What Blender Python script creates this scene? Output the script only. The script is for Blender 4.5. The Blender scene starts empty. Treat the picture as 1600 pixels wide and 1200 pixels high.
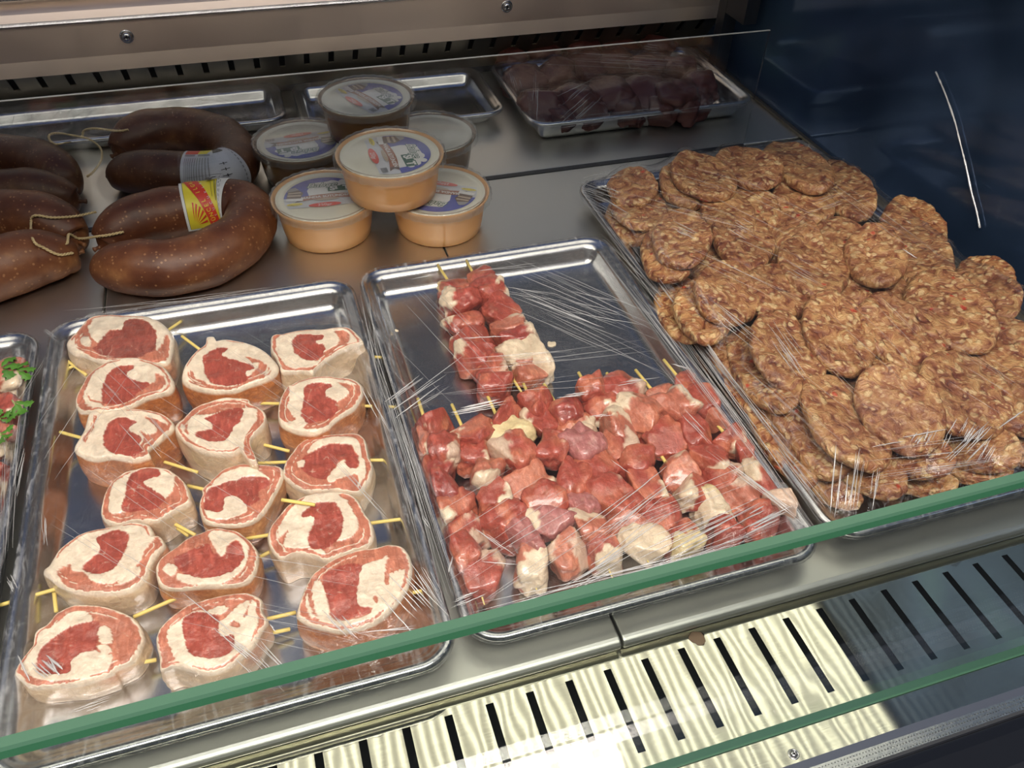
import bpy, math, random
import numpy as np
from mathutils import Matrix, Vector
from mathutils.geometry import tessellate_polygon
rng = np.random.default_rng(7)
random.seed(7)
S = bpy.context.scene
COL = S.collection

# ------------------------------------------------------------------ camera
F = 1286.01                                   # focal length in pixels of the 1600 px wide frame
RX, RY, RZ = 0.827416976, -0.0278539469, -0.305433445
ZV = -0.012                                   # height of the slotted front grille, deck is z = 0
CAM = np.array([0.0, 0.0, 0.5 + ZV])
def rotm(rx, ry, rz):
    cx, sx, cy, sy, cz, sz = math.cos(rx), math.sin(rx), math.cos(ry), math.sin(ry), math.cos(rz), math.sin(rz)
    return (np.array([[cz, -sz, 0], [sz, cz, 0], [0, 0, 1]]) @ np.array([[cy, 0, sy], [0, 1, 0], [-sy, 0, cy]])
            @ np.array([[1, 0, 0], [0, cx, -sx], [0, sx, cx]]))
ROT = rotm(RX, RY, RZ)
cd = bpy.data.cameras.new('camera'); cam = bpy.data.objects.new('camera', cd); COL.objects.link(cam)
cd.sensor_fit = 'HORIZONTAL'; cd.sensor_width = 36; cd.lens = F / 1600 * 36; cd.clip_start = .01
m4 = Matrix.Identity(4)
for i in range(3):
    for j in range(3): m4[i][j] = ROT[i][j]
    m4[i][3] = CAM[i]
cam.matrix_world = m4
S.camera = cam

def P(px, py, z=0.0):
    """pixel(s) of the photograph -> point(s) on the horizontal plane(s) z"""
    px = np.asarray(px, float); py = np.asarray(py, float); z = np.asarray(z, float)
    d = np.stack([(px - 800) / F, -(py - 600) / F, -np.ones_like(px + py)], -1) @ ROT.T
    t = (z - CAM[2]) / d[..., 2]
    return CAM + d * t[..., None]

# ------------------------------------------------------------------ world, lights, exposure
S.view_settings.view_transform = 'Standard'; S.view_settings.look = 'None'
S.view_settings.gamma = 1; S.view_settings.use_curve_mapping = False
S.view_settings.exposure = 0.18
w = bpy.data.worlds.new('world'); S.world = w; w.use_nodes = True
wn, wl = w.node_tree.nodes, w.node_tree.links
bg = wn['Background']
tc = wn.new('ShaderNodeTexCoord'); sp = wn.new('ShaderNodeSeparateXYZ'); cr = wn.new('ShaderNodeValToRGB')
mr = wn.new('ShaderNodeMapRange'); mr.inputs[1].default_value = -1; mr.inputs[2].default_value = 1
wl.new(tc.outputs['Generated'], sp.inputs[0]); wl.new(sp.outputs['Z'], mr.inputs[0]); wl.new(mr.outputs[0], cr.inputs[0]); wl.new(cr.outputs[0], bg.inputs[0])
cr.color_ramp.elements[0].color = (.03, .05, .10, 1); cr.color_ramp.elements[0].position = .35
cr.color_ramp.elements[1].color = (.05, .085, .19, 1); cr.color_ramp.elements[1].position = .92
for p_, c_ in ((.72, (.075, .07, .062, 1)), (.84, (.06, .065, .075, 1))):
    el_ = cr.color_ramp.elements.new(p_); el_.color = c_
bg.inputs[1].default_value = 1.0

LED_Y, LED_Z, LED_X0, LED_X1 = .36, .56, -.62, .685
def area(name, loc, rot, sx, sy, e, col):
    l = bpy.data.lights.new(name, 'AREA'); l.shape = 'RECTANGLE'; l.size = sx; l.size_y = sy; l.energy = e; l.color = col
    o = bpy.data.objects.new(name, l); COL.objects.link(o); o.location = loc; o.rotation_euler = rot
    return o
area('front_fill_light', (-.1, -.40, 1.45), (math.radians(30), 0, 0), 1.3, .30, 32.0, (1, .92, .82))  # unseen area light above and behind the camera, added as main fill

# ------------------------------------------------------------------ helpers
def vnoise(p, seed=0):
    p = np.asarray(p, float) + seed * 17.31
    i = np.floor(p).astype(np.int64); f = p - i; f = f * f * (3 - 2 * f)
    def h(a, b, c):
        n = (a * 374761393 + b * 668265263 + c * 2147483647 + seed * 974711) & 0xffffffff
        n = ((n ^ (n >> 13)) * 1274126177) & 0xffffffff
        n = (n ^ (n >> 16)) & 0xffffffff
        return n / 4294967295.0
    x, y, z = i[:, 0], i[:, 1], i[:, 2]; fx, fy, fz = f[:, 0], f[:, 1], f[:, 2]
    r = 0
    for a in (0, 1):
        for b in (0, 1):
            for c in (0, 1):
                r = r + h(x + a, y + b, z + c) * (fx if a else 1 - fx) * (fy if b else 1 - fy) * (fz if c else 1 - fz)
    return r * 2 - 1
def fbm(p, seed=0, oct=3):
    s = 0; a = 1; p = np.asarray(p, float)
    for k in range(oct): s = s + a * vnoise(p * 2 ** k, seed + k); a *= .5
    return s

def mk(name, v, f, mat, parent=None, origin=None, smooth=True, col=None, attr=None, midx=None):
    """a mesh object from arrays; v in world space, stored relative to origin (or to its parent's place)"""
    v = np.asarray(v, np.float32)
    if parent is not None:
        base = np.array(ORG[parent.name])
    else:
        base = np.array(origin) if origin is not None else np.array([v[:, 0].mean(), v[:, 1].mean(), v[:, 2].min()])
    me = bpy.data.meshes.new(name)
    if isinstance(f, np.ndarray):
        n = f.shape[1]
        me.vertices.add(len(v)); me.vertices.foreach_set('co', (v - base).astype(np.float32).ravel())
        me.loops.add(f.size); me.loops.foreach_set('vertex_index', f.astype(np.int32).ravel())
        me.polygons.add(len(f)); me.polygons.foreach_set('loop_start', np.arange(0, f.size, n, dtype=np.int32))
        me.update(calc_edges=True)
    else:
        me.from_pydata((v - base).tolist(), [], [list(q) for q in f])
    me.validate()
    if smooth: me.polygons.foreach_set('use_smooth', np.ones(len(me.polygons), bool))
    for m in (mat if isinstance(mat, (list, tuple)) else [mat]): me.materials.append(m)
    if midx is not None: me.polygons.foreach_set('material_index', np.asarray(midx, np.int32))
    if col is not None:
        c = np.ones((len(v), 4), np.float32); c[:, :3] = col
        a = me.color_attributes.new('Col', 'FLOAT_COLOR', 'POINT'); a.data.foreach_set('color', c.ravel())
    if attr is not None:
        for k, d in attr.items():
            a = me.attributes.new(k, 'FLOAT', 'POINT'); a.data.foreach_set('value', np.asarray(d, np.float32))
    o = bpy.data.objects.new(name, me); COL.objects.link(o)
    if parent is not None: o.parent = parent
    else: o.location = base
    ORG[o.name] = tuple(base)
    return o
ORG = {}
def empty(name, loc):
    o = bpy.data.objects.new(name, None); COL.objects.link(o); o.location = loc; o.empty_display_size = .02
    ORG[o.name] = tuple(loc); return o
def tag(o, label, cat=None, group=None, kind=None):
    if label: o['label'] = label
    if cat: o['category'] = cat
    if group: o['group'] = group
    if kind: o['kind'] = kind
    return o

class MB:
    def __init__(s): s.v = []; s.f = []; s.m = []
    def add(s, v, f, m=0):
        b = len(s.v); s.v += [tuple(map(float, q)) for q in v]; s.f += [tuple(b + i for i in q) for q in f]; s.m += [m] * len(f); return s
    def box(s, x0, x1, y0, y1, z0, z1, m=0):
        v = [(x, y, z) for z in (z0, z1) for y in (y0, y1) for x in (x0, x1)]
        return s.add(v, [(0, 2, 3, 1), (4, 5, 7, 6), (0, 1, 5, 4), (2, 6, 7, 3), (0, 4, 6, 2), (1, 3, 7, 5)], m)
    def extr(s, prof, x0, x1, m=0, closed=True):
        """profile of (y, z) swept along x"""
        n = len(prof)
        v = [(x0, y, z) for y, z in prof] + [(x1, y, z) for y, z in prof]
        f = [(i, (i + 1) % n, n + (i + 1) % n, n + i) for i in range(n if closed else n - 1)]
        if closed: f += [tuple(range(n))[::-1], tuple(range(n, 2 * n))]
        return s.add(v, f, m)
    def build(s, name, mat, parent=None, origin=None, smooth=False, bevel=0):
        o = mk(name, np.array(s.v), s.f, mat, parent, origin, smooth, midx=s.m)
        if bevel:
            b = o.modifiers.new('bevel', 'BEVEL'); b.width = bevel; b.segments = 3; b.limit_method = 'ANGLE'
        return o

def grid_faces(nu, nv, wrap=False):
    """quads for an array of nv rows x nu columns (columns wrap when asked)"""
    c = np.arange(nu if wrap else nu - 1); r = np.arange(nv - 1)
    C, R = np.meshgrid(c, r); C = C.ravel(); R = R.ravel(); C1 = (C + 1) % nu
    return np.stack([R * nu + C, R * nu + C1, (R + 1) * nu + C1, (R + 1) * nu + C], 1)

def catmull(pts, n):
    pts = np.asarray(pts, float); m = len(pts)
    q = np.vstack([2 * pts[0] - pts[1], pts, 2 * pts[-1] - pts[-2]])
    t = np.linspace(0, m - 1 - 1e-6, n); i = t.astype(int); f = (t - i)[:, None]
    a, b, c, d = q[i], q[i + 1], q[i + 2], q[i + 3]
    return .5 * ((2 * b) + (-a + c) * f + (2 * a - 5 * b + 4 * c - d) * f ** 2 + (-a + 3 * b - 3 * c + d) * f ** 3)
def frames(c):
    t = np.gradient(c, axis=0); t /= np.linalg.norm(t, axis=1)[:, None]
    up = np.tile([0, 0, 1.], (len(c), 1)); s = np.cross(t, up); s /= np.linalg.norm(s, axis=1)[:, None] + 1e-12
    return t, s, np.cross(s, t)
def tube(c, r, n=12):
    c = np.asarray(c, float); k = len(c); r = np.broadcast_to(np.asarray(r, float), (k,))
    t, s, u = frames(c); a = np.linspace(0, 2 * np.pi, n, endpoint=False)
    v = c[:, None] + r[:, None, None] * (np.cos(a)[None, :, None] * s[:, None] + np.sin(a)[None, :, None] * u[:, None])
    v = np.vstack([v.reshape(-1, 3), c[0] - t[0] * r[0] * .3, c[-1] + t[-1] * r[-1] * .3])
    f = grid_faces(n, k, True)[:, ::-1]
    i = np.arange(n); j = (i + 1) % n
    caps = [(k * n, a_, b_) for a_, b_ in zip(i, j)] + [(k * n + 1, (k - 1) * n + b_, (k - 1) * n + a_) for a_, b_ in zip(i, j)]
    return v, [tuple(q) for q in f.tolist()] + caps
def lathe(prof, n=96, center=(0, 0, 0), wob=0, seed=0):
    a = np.linspace(0, 2 * np.pi, n, endpoint=False); p = np.asarray(prof, float)
    v = np.stack([p[:, 0:1] * np.cos(a), p[:, 0:1] * np.sin(a), np.repeat(p[:, 1:2], n, 1)], -1)
    return v.reshape(-1, 3) + np.array(center), grid_faces(n, len(p), True)

# ------------------------------------------------------------------ materials
def mat(name, base=(.5, .5, .5), rough=.5, metal=0., **kw):
    m = bpy.data.materials.new(name); m.use_nodes = True
    b = m.node_tree.nodes['Principled BSDF']
    b.inputs['Base Color'].default_value = (*base, 1); b.inputs['Roughness'].default_value = rough; b.inputs['Metallic'].default_value = metal
    for k, v in kw.items(): b.inputs[k.replace('_', ' ')].default_value = v
    return m
def nd(m, t, **kw):
    n = m.node_tree.nodes.new(t)
    for k, v in kw.items(): setattr(n, k, v)
    return n
def lk(m, a, b): m.node_tree.links.new(a, b)
def texco(m, scale=(1, 1, 1), kind='Object', rnd=False):
    t = nd(m, 'ShaderNodeTexCoord'); mp = nd(m, 'ShaderNodeMapping'); mp.inputs['Scale'].default_value = scale
    lk(m, t.outputs[kind], mp.inputs[0])
    if rnd:
        oi = nd(m, 'ShaderNodeObjectInfo'); mu = nd(m, 'ShaderNodeMath', operation='MULTIPLY'); mu.inputs[1].default_value = 37.
        lk(m, oi.outputs['Random'], mu.inputs[0]); lk(m, mu.outputs[0], mp.inputs['Location'])
    return mp.outputs[0]
def ramp(m, src, stops):
    r = nd(m, 'ShaderNodeValToRGB'); e = r.color_ramp.elements
    while len(e) < len(stops): e.new(.5)
    for q, (p, c) in zip(e, stops): q.position = p; q.color = (*c, 1)
    lk(m, src, r.inputs[0]); return r.outputs[0]
def noise(m, co, scale, detail=3, rough=.5, dist=0):
    n = nd(m, 'ShaderNodeTexNoise'); n.inputs['Scale'].default_value = scale; n.inputs['Detail'].default_value = detail
    n.inputs['Roughness'].default_value = rough; n.inputs['Distortion'].default_value = dist
    lk(m, co, n.inputs['Vector']); return n.outputs['Fac']
def bump(m, h, strength, dist, prev=None):
    b = nd(m, 'ShaderNodeBump'); b.inputs['Strength'].default_value = strength; b.inputs['Distance'].default_value = dist
    lk(m, h, b.inputs['Height'])
    if prev is not None: lk(m, prev, b.inputs['Normal'])
    return b.outputs[0]
def PB(m): return m.node_tree.nodes['Principled BSDF']

def steel(name, base, rough, stretch=(1, 1, 1), aniso=0., bs=.1, bscale=300, wav=0.0):
    m = mat(name, base, rough, 1.0)
    co = texco(m, stretch); n = noise(m, co, bscale, 2)
    nb = bump(m, n, bs, .0004)
    if wav:
        n2 = noise(m, texco(m, (1, 1, 1)), 14, 2); nb = bump(m, n2, wav, .01, nb)
    lk(m, nb, PB(m).inputs['Normal'])
    r = noise(m, texco(m, (3, 3, 3)), 6, 3)
    mrn = nd(m, 'ShaderNodeMapRange'); mrn.inputs[3].default_value = rough * .8; mrn.inputs[4].default_value = rough * 1.25
    lk(m, r, mrn.inputs[0]); lk(m, mrn.outputs[0], PB(m).inputs['Roughness'])
    if aniso: PB(m).inputs['Anisotropic'].default_value = aniso
    return m
STEEL_DECK = steel('deck steel', (.68, .67, .63), .38, (1, 60, 1), bs=.12)
STEEL_TRAY = steel('tray steel', (.56, .56, .57), .23, (1, 1, 1), bs=.08, bscale=150, wav=.12)
STEEL_BEAM = steel('beam steel', (.92, .76, .63), .48, (1, 60, 60), bs=.1, wav=.05)
STEEL_DARK = steel('dark slotted steel', (.24, .215, .175), .5, (1, 60, 1), bs=.1)
BLACK = mat('black plastic body', (.012, .014, .02), .35)
DARKPAN = mat('dark recess', (.03, .034, .028), .6)

# vent steel: brushed along x, near-mirror, so the lamp's lengthened bars reflect as streaks
def vent_steel():
    m = mat('brushed grille steel', (.62, .60, .50), .05, 1.0)
    PB(m).inputs['Anisotropic'].default_value = .0
    tn = nd(m, 'ShaderNodeCombineXYZ'); tn.inputs[0].default_value = 1.0
    vt = nd(m, 'ShaderNodeVectorTransform', vector_type='VECTOR', convert_from='OBJECT', convert_to='WORLD')
    lk(m, tn.outputs[0], vt.inputs[0]); lk(m, vt.outputs[0], PB(m).inputs['Tangent'])
    PB(m).inputs['Anisotropic Rotation'].default_value = 0.25
    n = noise(m, texco(m, (1, .45, 1)), 16, 2, .5, .5)
    lk(m, bump(m, n, .10, .0030), PB(m).inputs['Normal'])
    c = noise(m, texco(m, (1, 80, 1)), 60, 2)
    lk(m, ramp(m, c, [(.3, (.52, .50, .42)), (.7, (.70, .68, .57))]), PB(m).inputs['Base Color'])
    return m
VENT = vent_steel()

def clear(name, tint, gloss_rough, ior=1.5, haze=0., hazecol=(.8, .8, .8), bumpf=None, white=0.):
    """thin clear sheet: straight-through transparency plus fresnel reflection"""
    m = bpy.data.materials.new(name); m.use_nodes = True; N = m.node_tree.nodes; N.clear()
    out = nd(m, 'ShaderNodeOutputMaterial'); mix = nd(m, 'ShaderNodeMixShader')
    tr = nd(m, 'ShaderNodeBsdfTransparent'); tr.inputs[0].default_value = (*tint, 1)
    gl = nd(m, 'ShaderNodeBsdfGlossy'); gl.inputs['Roughness'].default_value = gloss_rough
    fr = nd(m, 'ShaderNodeFresnel')
    ge = nd(m, 'ShaderNodeNewGeometry'); mi = nd(m, 'ShaderNodeMapRange')      # same reflection from both sides of the thin sheet
    mi.inputs[3].default_value = ior; mi.inputs[4].default_value = 1 / ior
    lk(m, ge.outputs['Backfacing'], mi.inputs[0]); lk(m, mi.outputs[0], fr.inputs[0])
    lk(m, fr.outputs[0], mix.inputs[0]); lk(m, gl.outputs[0], mix.inputs[2])
    first = tr.outputs[0]
    if haze:
        df = nd(m, 'ShaderNodeBsdfDiffuse'); df.inputs[0].default_value = (*hazecol, 1)
        m2 = nd(m, 'ShaderNodeMixShader'); m2.inputs[0].default_value = haze
        lk(m, tr.outputs[0], m2.inputs[1]); lk(m, df.outputs[0], m2.inputs[2]); first = m2.outputs[0]
        m['haze'] = m2.name
    lk(m, first, mix.inputs[1]); lk(m, mix.outputs[0], out.inputs[0])
    if bumpf:
        b = bumpf(m); lk(m, b, gl.inputs['Normal']); lk(m, b, fr.inputs['Normal'])
    return m
GLASS = clear('clear glass', (.96, .985, .965), .02)
ACRYL = clear('clear riser sheet', (.93, .94, .95), .06)
LIDCLR = clear('clear lid plastic', (.97, .97, .96), .10, ior=1.7, haze=.10, hazecol=(.8, .78, .72), bumpf=lambda m: bump(m, noise(m, texco(m), 500, 2), .3, .0006))
def film_mat():
    def bf(m):
        co = texco(m, (1, .25, 1)); a = noise(m, co, 90, 4, .6, 1.5)
        b1 = bump(m, a, .35, .004)
        b = noise(m, texco(m, (.3, 1, 1)), 160, 3, .6, 1.0)
        return bump(m, b, .25, .002, b1)
    m = clear('cling film', (.975, .975, .98), .07, ior=1.33, haze=.03, hazecol=(.75, .76, .8), bumpf=bf)
    # crumpled film along the tray rim: whitish, with glints painted as white haze
    at = nd(m, 'ShaderNodeAttribute', attribute_name='edge'); n = noise(m, texco(m, (1, .2, 1)), 240, 3, .6, 1.0)
    mu = nd(m, 'ShaderNodeMath', operation='MULTIPLY'); lk(m, at.outputs['Fac'], mu.inputs[0])
    r = ramp(m, n, [(.50, (0, 0, 0)), (.80, (.30, .30, .30))]); lk(m, r, mu.inputs[1])
    ad = nd(m, 'ShaderNodeMath', operation='ADD'); ad.inputs[1].default_value = .008
    lk(m, mu.outputs[0], ad.inputs[0]); lk(m, ad.outputs[0], m.node_tree.nodes[m['haze']].inputs[0])
    return m
FILM = film_mat()
CREASE = clear('film crease with white glint', (.9, .9, .92), .18, ior=2.2, haze=.34, hazecol=(.9, .9, .9))  # white haze on the folds stands in for lamp glints
GREEN_EDGE = mat('polished green glass edge', (.055, .135, .088), .35, 0, Specular_IOR_Level=.25)
GREEN_DEEP = mat('green glass edge seen from inside', (.06, .23, .115), .35, 0, Specular_IOR_Level=.3)
WHITE_EDGE = mat('bright sheet edge', (.5, .5, .48), .2)

def meat_mat():
    m = mat('raw meat', (.5, .2, .15), .34, 0, Specular_IOR_Level=.55, Coat_Weight=.55, Coat_Roughness=.14)
    at = nd(m, 'ShaderNodeAttribute', attribute_name='Col')
    n = noise(m, texco(m, (1, 1, 1)), 130, 4, .65, .5)
    mx = nd(m, 'ShaderNodeMix', data_type='RGBA', blend_type='MULTIPLY'); mx.inputs[0].default_value = 1
    lk(m, at.outputs['Color'], mx.inputs[6]); lk(m, ramp(m, n, [(.3, (.82, .78, .76)), (.7, (1.08, 1.08, 1.08))]), mx.inputs[7])
    lk(m, mx.outputs[2], PB(m).inputs['Base Color'])
    fib = noise(m, texco(m, (1, .25, 1)), 330, 3, .6, .8)
    mf = nd(m, 'ShaderNodeMix', data_type='RGBA', blend_type='MULTIPLY'); mf.inputs[0].default_value = 1
    sg = nd(m, 'ShaderNodeSeparateColor'); lk(m, at.outputs['Color'], sg.inputs[0]); mg = nd(m, 'ShaderNodeMapRange')
    for q_, v_ in ((1, .18), (2, .5), (3, 1.), (4, .12)): mg.inputs[q_].default_value = v_
    lk(m, sg.outputs[1], mg.inputs[0]); lk(m, mg.outputs[0], mf.inputs[0])
    lk(m, mx.outputs[2], mf.inputs[6]); lk(m, ramp(m, fib, [(.35, (.78, .72, .68)), (.55, (1, 1, 1)), (.72, (1.3, 1.45, 1.45))]), mf.inputs[7]); lk(m, mf.outputs[2], PB(m).inputs['Base Color'])
    n2 = noise(m, texco(m, (1, 1, 1)), 420, 3, .6)
    lk(m, bump(m, n2, .5, .0007, bump(m, n, .55, .0022)), PB(m).inputs['Normal'])
    PB(m).inputs['Subsurface Weight'].default_value = .12
    PB(m).inputs['Subsurface Radius'].default_value = (.006, .0025, .0015); PB(m).inputs['Subsurface Scale'].default_value = 1.0
    return m
MEAT = meat_mat()
def patty_mat():
    m = mat('minced meat', (.3, .12, .06), .42, 0, Specular_IOR_Level=.45, Coat_Weight=.12, Coat_Roughness=.25)
    co = texco(m, (1, 1, 1), rnd=True)
    wn_ = nd(m, 'ShaderNodeTexNoise'); wn_.inputs['Scale'].default_value = 60; lk(m, co, wn_.inputs['Vector'])
    ms = nd(m, 'ShaderNodeVectorMath', operation='SCALE'); ms.inputs['Scale'].default_value = .012
    lk(m, wn_.outputs['Color'], ms.inputs[0]); va = nd(m, 'ShaderNodeVectorMath', operation='ADD'); lk(m, co, va.inputs[0]); lk(m, ms.outputs[0], va.inputs[1])
    def vor(sc):
        v = nd(m, 'ShaderNodeTexVoronoi'); v.inputs['Scale'].default_value = sc; lk(m, va.outputs[0], v.inputs['Vector']); return v
    v1 = vor(145); v2 = vor(260)
    sx = nd(m, 'ShaderNodeSeparateColor'); lk(m, v1.outputs['Color'], sx.inputs[0])
    sy = nd(m, 'ShaderNodeSeparateColor'); lk(m, v2.outputs['Color'], sy.inputs[0])
    g = noise(m, co, 95, 4, .58, .8)
    base = ramp(m, g, [(.30, (.12, .032, .018)), (.41, (.24, .088, .040)), (.52, (.37, .185, .080)), (.64, (.48, .29, .125)), (.78, (.58, .42, .20))])
    def flecks(v, sep, chan, thr, dist, colour, prev, amt):
        g1 = nd(m, 'ShaderNodeMath', operation='GREATER_THAN'); g1.inputs[1].default_value = thr; lk(m, sep.outputs[chan], g1.inputs[0])
        d1 = nd(m, 'ShaderNodeMapRange'); d1.inputs[1].default_value = dist; d1.inputs[2].default_value = dist * .6; lk(m, v.outputs['Distance'], d1.inputs[0])
        k = nd(m, 'ShaderNodeMath', operation='MULTIPLY'); lk(m, g1.outputs[0], k.inputs[0]); lk(m, d1.outputs[0], k.inputs[1])
        k2 = nd(m, 'ShaderNodeMath', operation='MULTIPLY'); lk(m, k.outputs[0], k2.inputs[0]); k2.inputs[1].default_value = amt
        x = nd(m, 'ShaderNodeMix', data_type='RGBA'); lk(m, k2.outputs[0], x.inputs[0]); lk(m, prev, x.inputs[6]); x.inputs[7].default_value = (*colour, 1); return x.outputs[2], k.outputs[0]
    c1, k1 = flecks(v1, sx, 0, .52, .46, (.62, .47, .25), base, .8)
    c2, k2 = flecks(v2, sy, 1, .62, .42, (.56, .39, .20), c1, .75)
    c3, k3 = flecks(v1, sx, 2, .975, .42, (.42, .045, .02), c2, .9)
    n = noise(m, co, 25, 3); mu = nd(m, 'ShaderNodeMix', data_type='RGBA', blend_type='MULTIPLY'); mu.inputs[0].default_value = 1
    lk(m, c3, mu.inputs[6]); lk(m, ramp(m, n, [(.3, (.68, .58, .55)), (.65, (1.08, 1.04, 1.0))]), mu.inputs[7]); lk(m, mu.outputs[2], PB(m).inputs['Base Color'])
    b1 = bump(m, g, .9, .006); b2 = bump(m, k1, .5, .0014, b1)
    lk(m, b2, PB(m).inputs['Normal'])
    return m
PATTY = patty_mat()
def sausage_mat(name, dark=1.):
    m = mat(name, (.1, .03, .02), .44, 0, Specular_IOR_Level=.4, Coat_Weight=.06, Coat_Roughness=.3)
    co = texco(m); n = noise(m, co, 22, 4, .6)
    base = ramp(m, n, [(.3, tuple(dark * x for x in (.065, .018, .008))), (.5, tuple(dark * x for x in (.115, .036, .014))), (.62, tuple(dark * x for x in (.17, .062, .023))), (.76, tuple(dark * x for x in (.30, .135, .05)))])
    v = nd(m, 'ShaderNodeTexVoronoi'); v.inputs['Scale'].default_value = 300; lk(m, co, v.inputs['Vector'])
    sc = nd(m, 'ShaderNodeSeparateColor'); lk(m, v.outputs['Color'], sc.inputs[0])
    g = nd(m, 'ShaderNodeMath', operation='GREATER_THAN'); g.inputs[1].default_value = .80; lk(m, sc.outputs[0], g.inputs[0])
    l = nd(m, 'ShaderNodeMath', operation='LESS_THAN'); l.inputs[1].default_value = .33; lk(m, v.outputs['Distance'], l.inputs[0])
    mu = nd(m, 'ShaderNodeMath', operation='MULTIPLY'); lk(m, g.outputs[0], mu.inputs[0]); lk(m, l.outputs[0], mu.inputs[1])
    m2 = nd(m, 'ShaderNodeMath', operation='MULTIPLY'); m2.inputs[1].default_value = .45; lk(m, mu.outputs[0], m2.inputs[0])
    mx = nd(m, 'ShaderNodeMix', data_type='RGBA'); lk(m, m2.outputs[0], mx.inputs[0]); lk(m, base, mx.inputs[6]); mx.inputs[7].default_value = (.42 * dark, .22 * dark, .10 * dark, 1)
    lk(m, mx.outputs[2], PB(m).inputs['Base Color'])
    lk(m, bump(m, noise(m, co, 90, 4, .6), .25, .002), PB(m).inputs['Normal'])
    return m
SAUS = sausage_mat('smoked sausage skin'); SAUS_SHADED = sausage_mat('shaded sausage skin', .62)  # second skin: dimmer light behind the divider mixed into the colour
WOOD = mat('pale bamboo', (.72, .56, .16), .5)
TWINE = mat('cotton twine', (.55, .42, .22), .85)
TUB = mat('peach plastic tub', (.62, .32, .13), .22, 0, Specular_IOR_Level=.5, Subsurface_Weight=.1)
TUBD = mat('brown plastic tub', (.17, .085, .035), .22, 0, Specular_IOR_Level=.5)  # darker brown base colour for the three rear tubs
LIDW = mat('cream filling under the lid', (.62, .60, .50), .3)
def flat(name, c, r=.4): return mat(name, c, r)
INK = dict(white=flat('label white', (.66, .66, .66)), blue=flat('label blue', (.035, .05, .34)), red=flat('label red', (.62, .045, .025)), yellow=flat('label yellow', (.72, .60, .04)),
           green=flat('label green', (.01, .09, .06)), brown=flat('label brown', (.30, .10, .05)), dbrown=flat('label dark brown', (.10, .05, .035)), black=flat('label black', (.02, .02, .02)),
           grey=flat('label grey', (.25, .25, .27)), tan=flat('label tan', (.42, .33, .25)), lgrey=flat('label pale grey', (.50, .51, .56)))

# ------------------------------------------------------------------ cabinet: deck, grille, riser, beam, walls
SEAM_Y, LIP_Y = .858, .2425
b = MB()
b.box(-1.0, .70, .10, 1.3, -.075, -.070); o = b.build('floor', DARKPAN); tag(o, None, kind='structure')
def deck_plate(x0, x1, y0, y1, front, label):
    b = MB(); z = 0.
    if front:
        pr = [(y1, z), (y0 + .006, z), (y0 + .003, z - .0008), (y0 + .001, z - .0028), (y0, z - .0055), (y0 + .0015, z - .008), (y0 + .004, z - .009), (y1, -.009)]
    else:
        pr = [(y1, z), (y0 + .0015, z), (y0, z - .0015), (y0, -.009), (y1, -.009)]
    b.extr([(q[0], q[1]) for q in pr], x0, x1)
    o = b.build('deck_plate', STEEL_DECK, bevel=.0012); tag(o, label, 'steel plate', 'deck plates'); return o
deck_plate(-.50, -.1700, LIP_Y, SEAM_Y - .004, True, 'steel deck plate under the leftmost tray and front sausages')
deck_plate(-.1685, .1668, LIP_Y, SEAM_Y - .004, True, 'steel deck plate under the tray of rolled meat slices')
deck_plate(.1684, .6905, LIP_Y, SEAM_Y - .004, True, 'steel deck plate under the patty tray at front right')
deck_plate(-.50, .1668, SEAM_Y + .004, 1.17, False, 'rear steel deck plate under the shade-darkened sausages')
deck_plate(.1684, .6905, SEAM_Y + .004, 1.17, False, 'rear steel deck plate in front of the wrapped rear tray')
# slotted grille
b = MB(); SP = .026719; X0 = -.0719 * .5
k0, k1 = -14, 26
gx0, gx1 = X0 + SP * k0 - .012, .69
b.box(gx0, gx1, .2345, .262, ZV - .0015, ZV); b.box(gx0, gx1, .1455, .1785, ZV - .0015, ZV)
prev = gx0
for k in range(k0, k1 + 1):
    x = X0 + SP * k
    b.box(prev, x, .1785, .2345, ZV - .0015, ZV); prev = x + .0052
b.box(prev, gx1, .1785, .2345, ZV - .0015, ZV)
g = b.build('vent_grille', VENT); tag(g, 'brushed steel air grille with long slots along the front edge', 'grille')
# screw on the grille
def screw(pos, normal, r, label):
    n = Vector(normal).normalized(); q = n.to_track_quat('Z', 'Y').to_matrix(); Q = np.array(q)
    e = empty('screw', tuple(pos))
    v, f = lathe([(r * 1.45, 0), (r * 1.4, r * .12), (r * 1.1, r * .16), (r * 1.05, 0)], 24)
    mk('washer', v @ Q.T + pos, f, STEEL_TRAY, e)
    v, f = lathe([(r, .0), (r, r * .25), (r * .9, r * .5), (r * .6, r * .72), (r * .3, r * .78), (r * .28, r * .4), (0.00001, r * .35)], 24)
    mk('screw_head', v @ Q.T + pos, f, STEEL_TRAY, e)
    c = MB(); c.box(-r * .55, r * .55, -r * .1, r * .1, r * .70, r * .80); c.box(-r * .1, r * .1, -r * .55, r * .55, r * .70, r * .80)
    mk('cross_slot', np.array(c.v) @ Q.T + pos, c.f, INK['black'], e, smooth=False)
    tag(e, label, 'screw')
screw(np.array([.2418, .1505, ZV]), (0, 0, 1), .0024, 'small round screw in the front steel strip below the grille')
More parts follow.
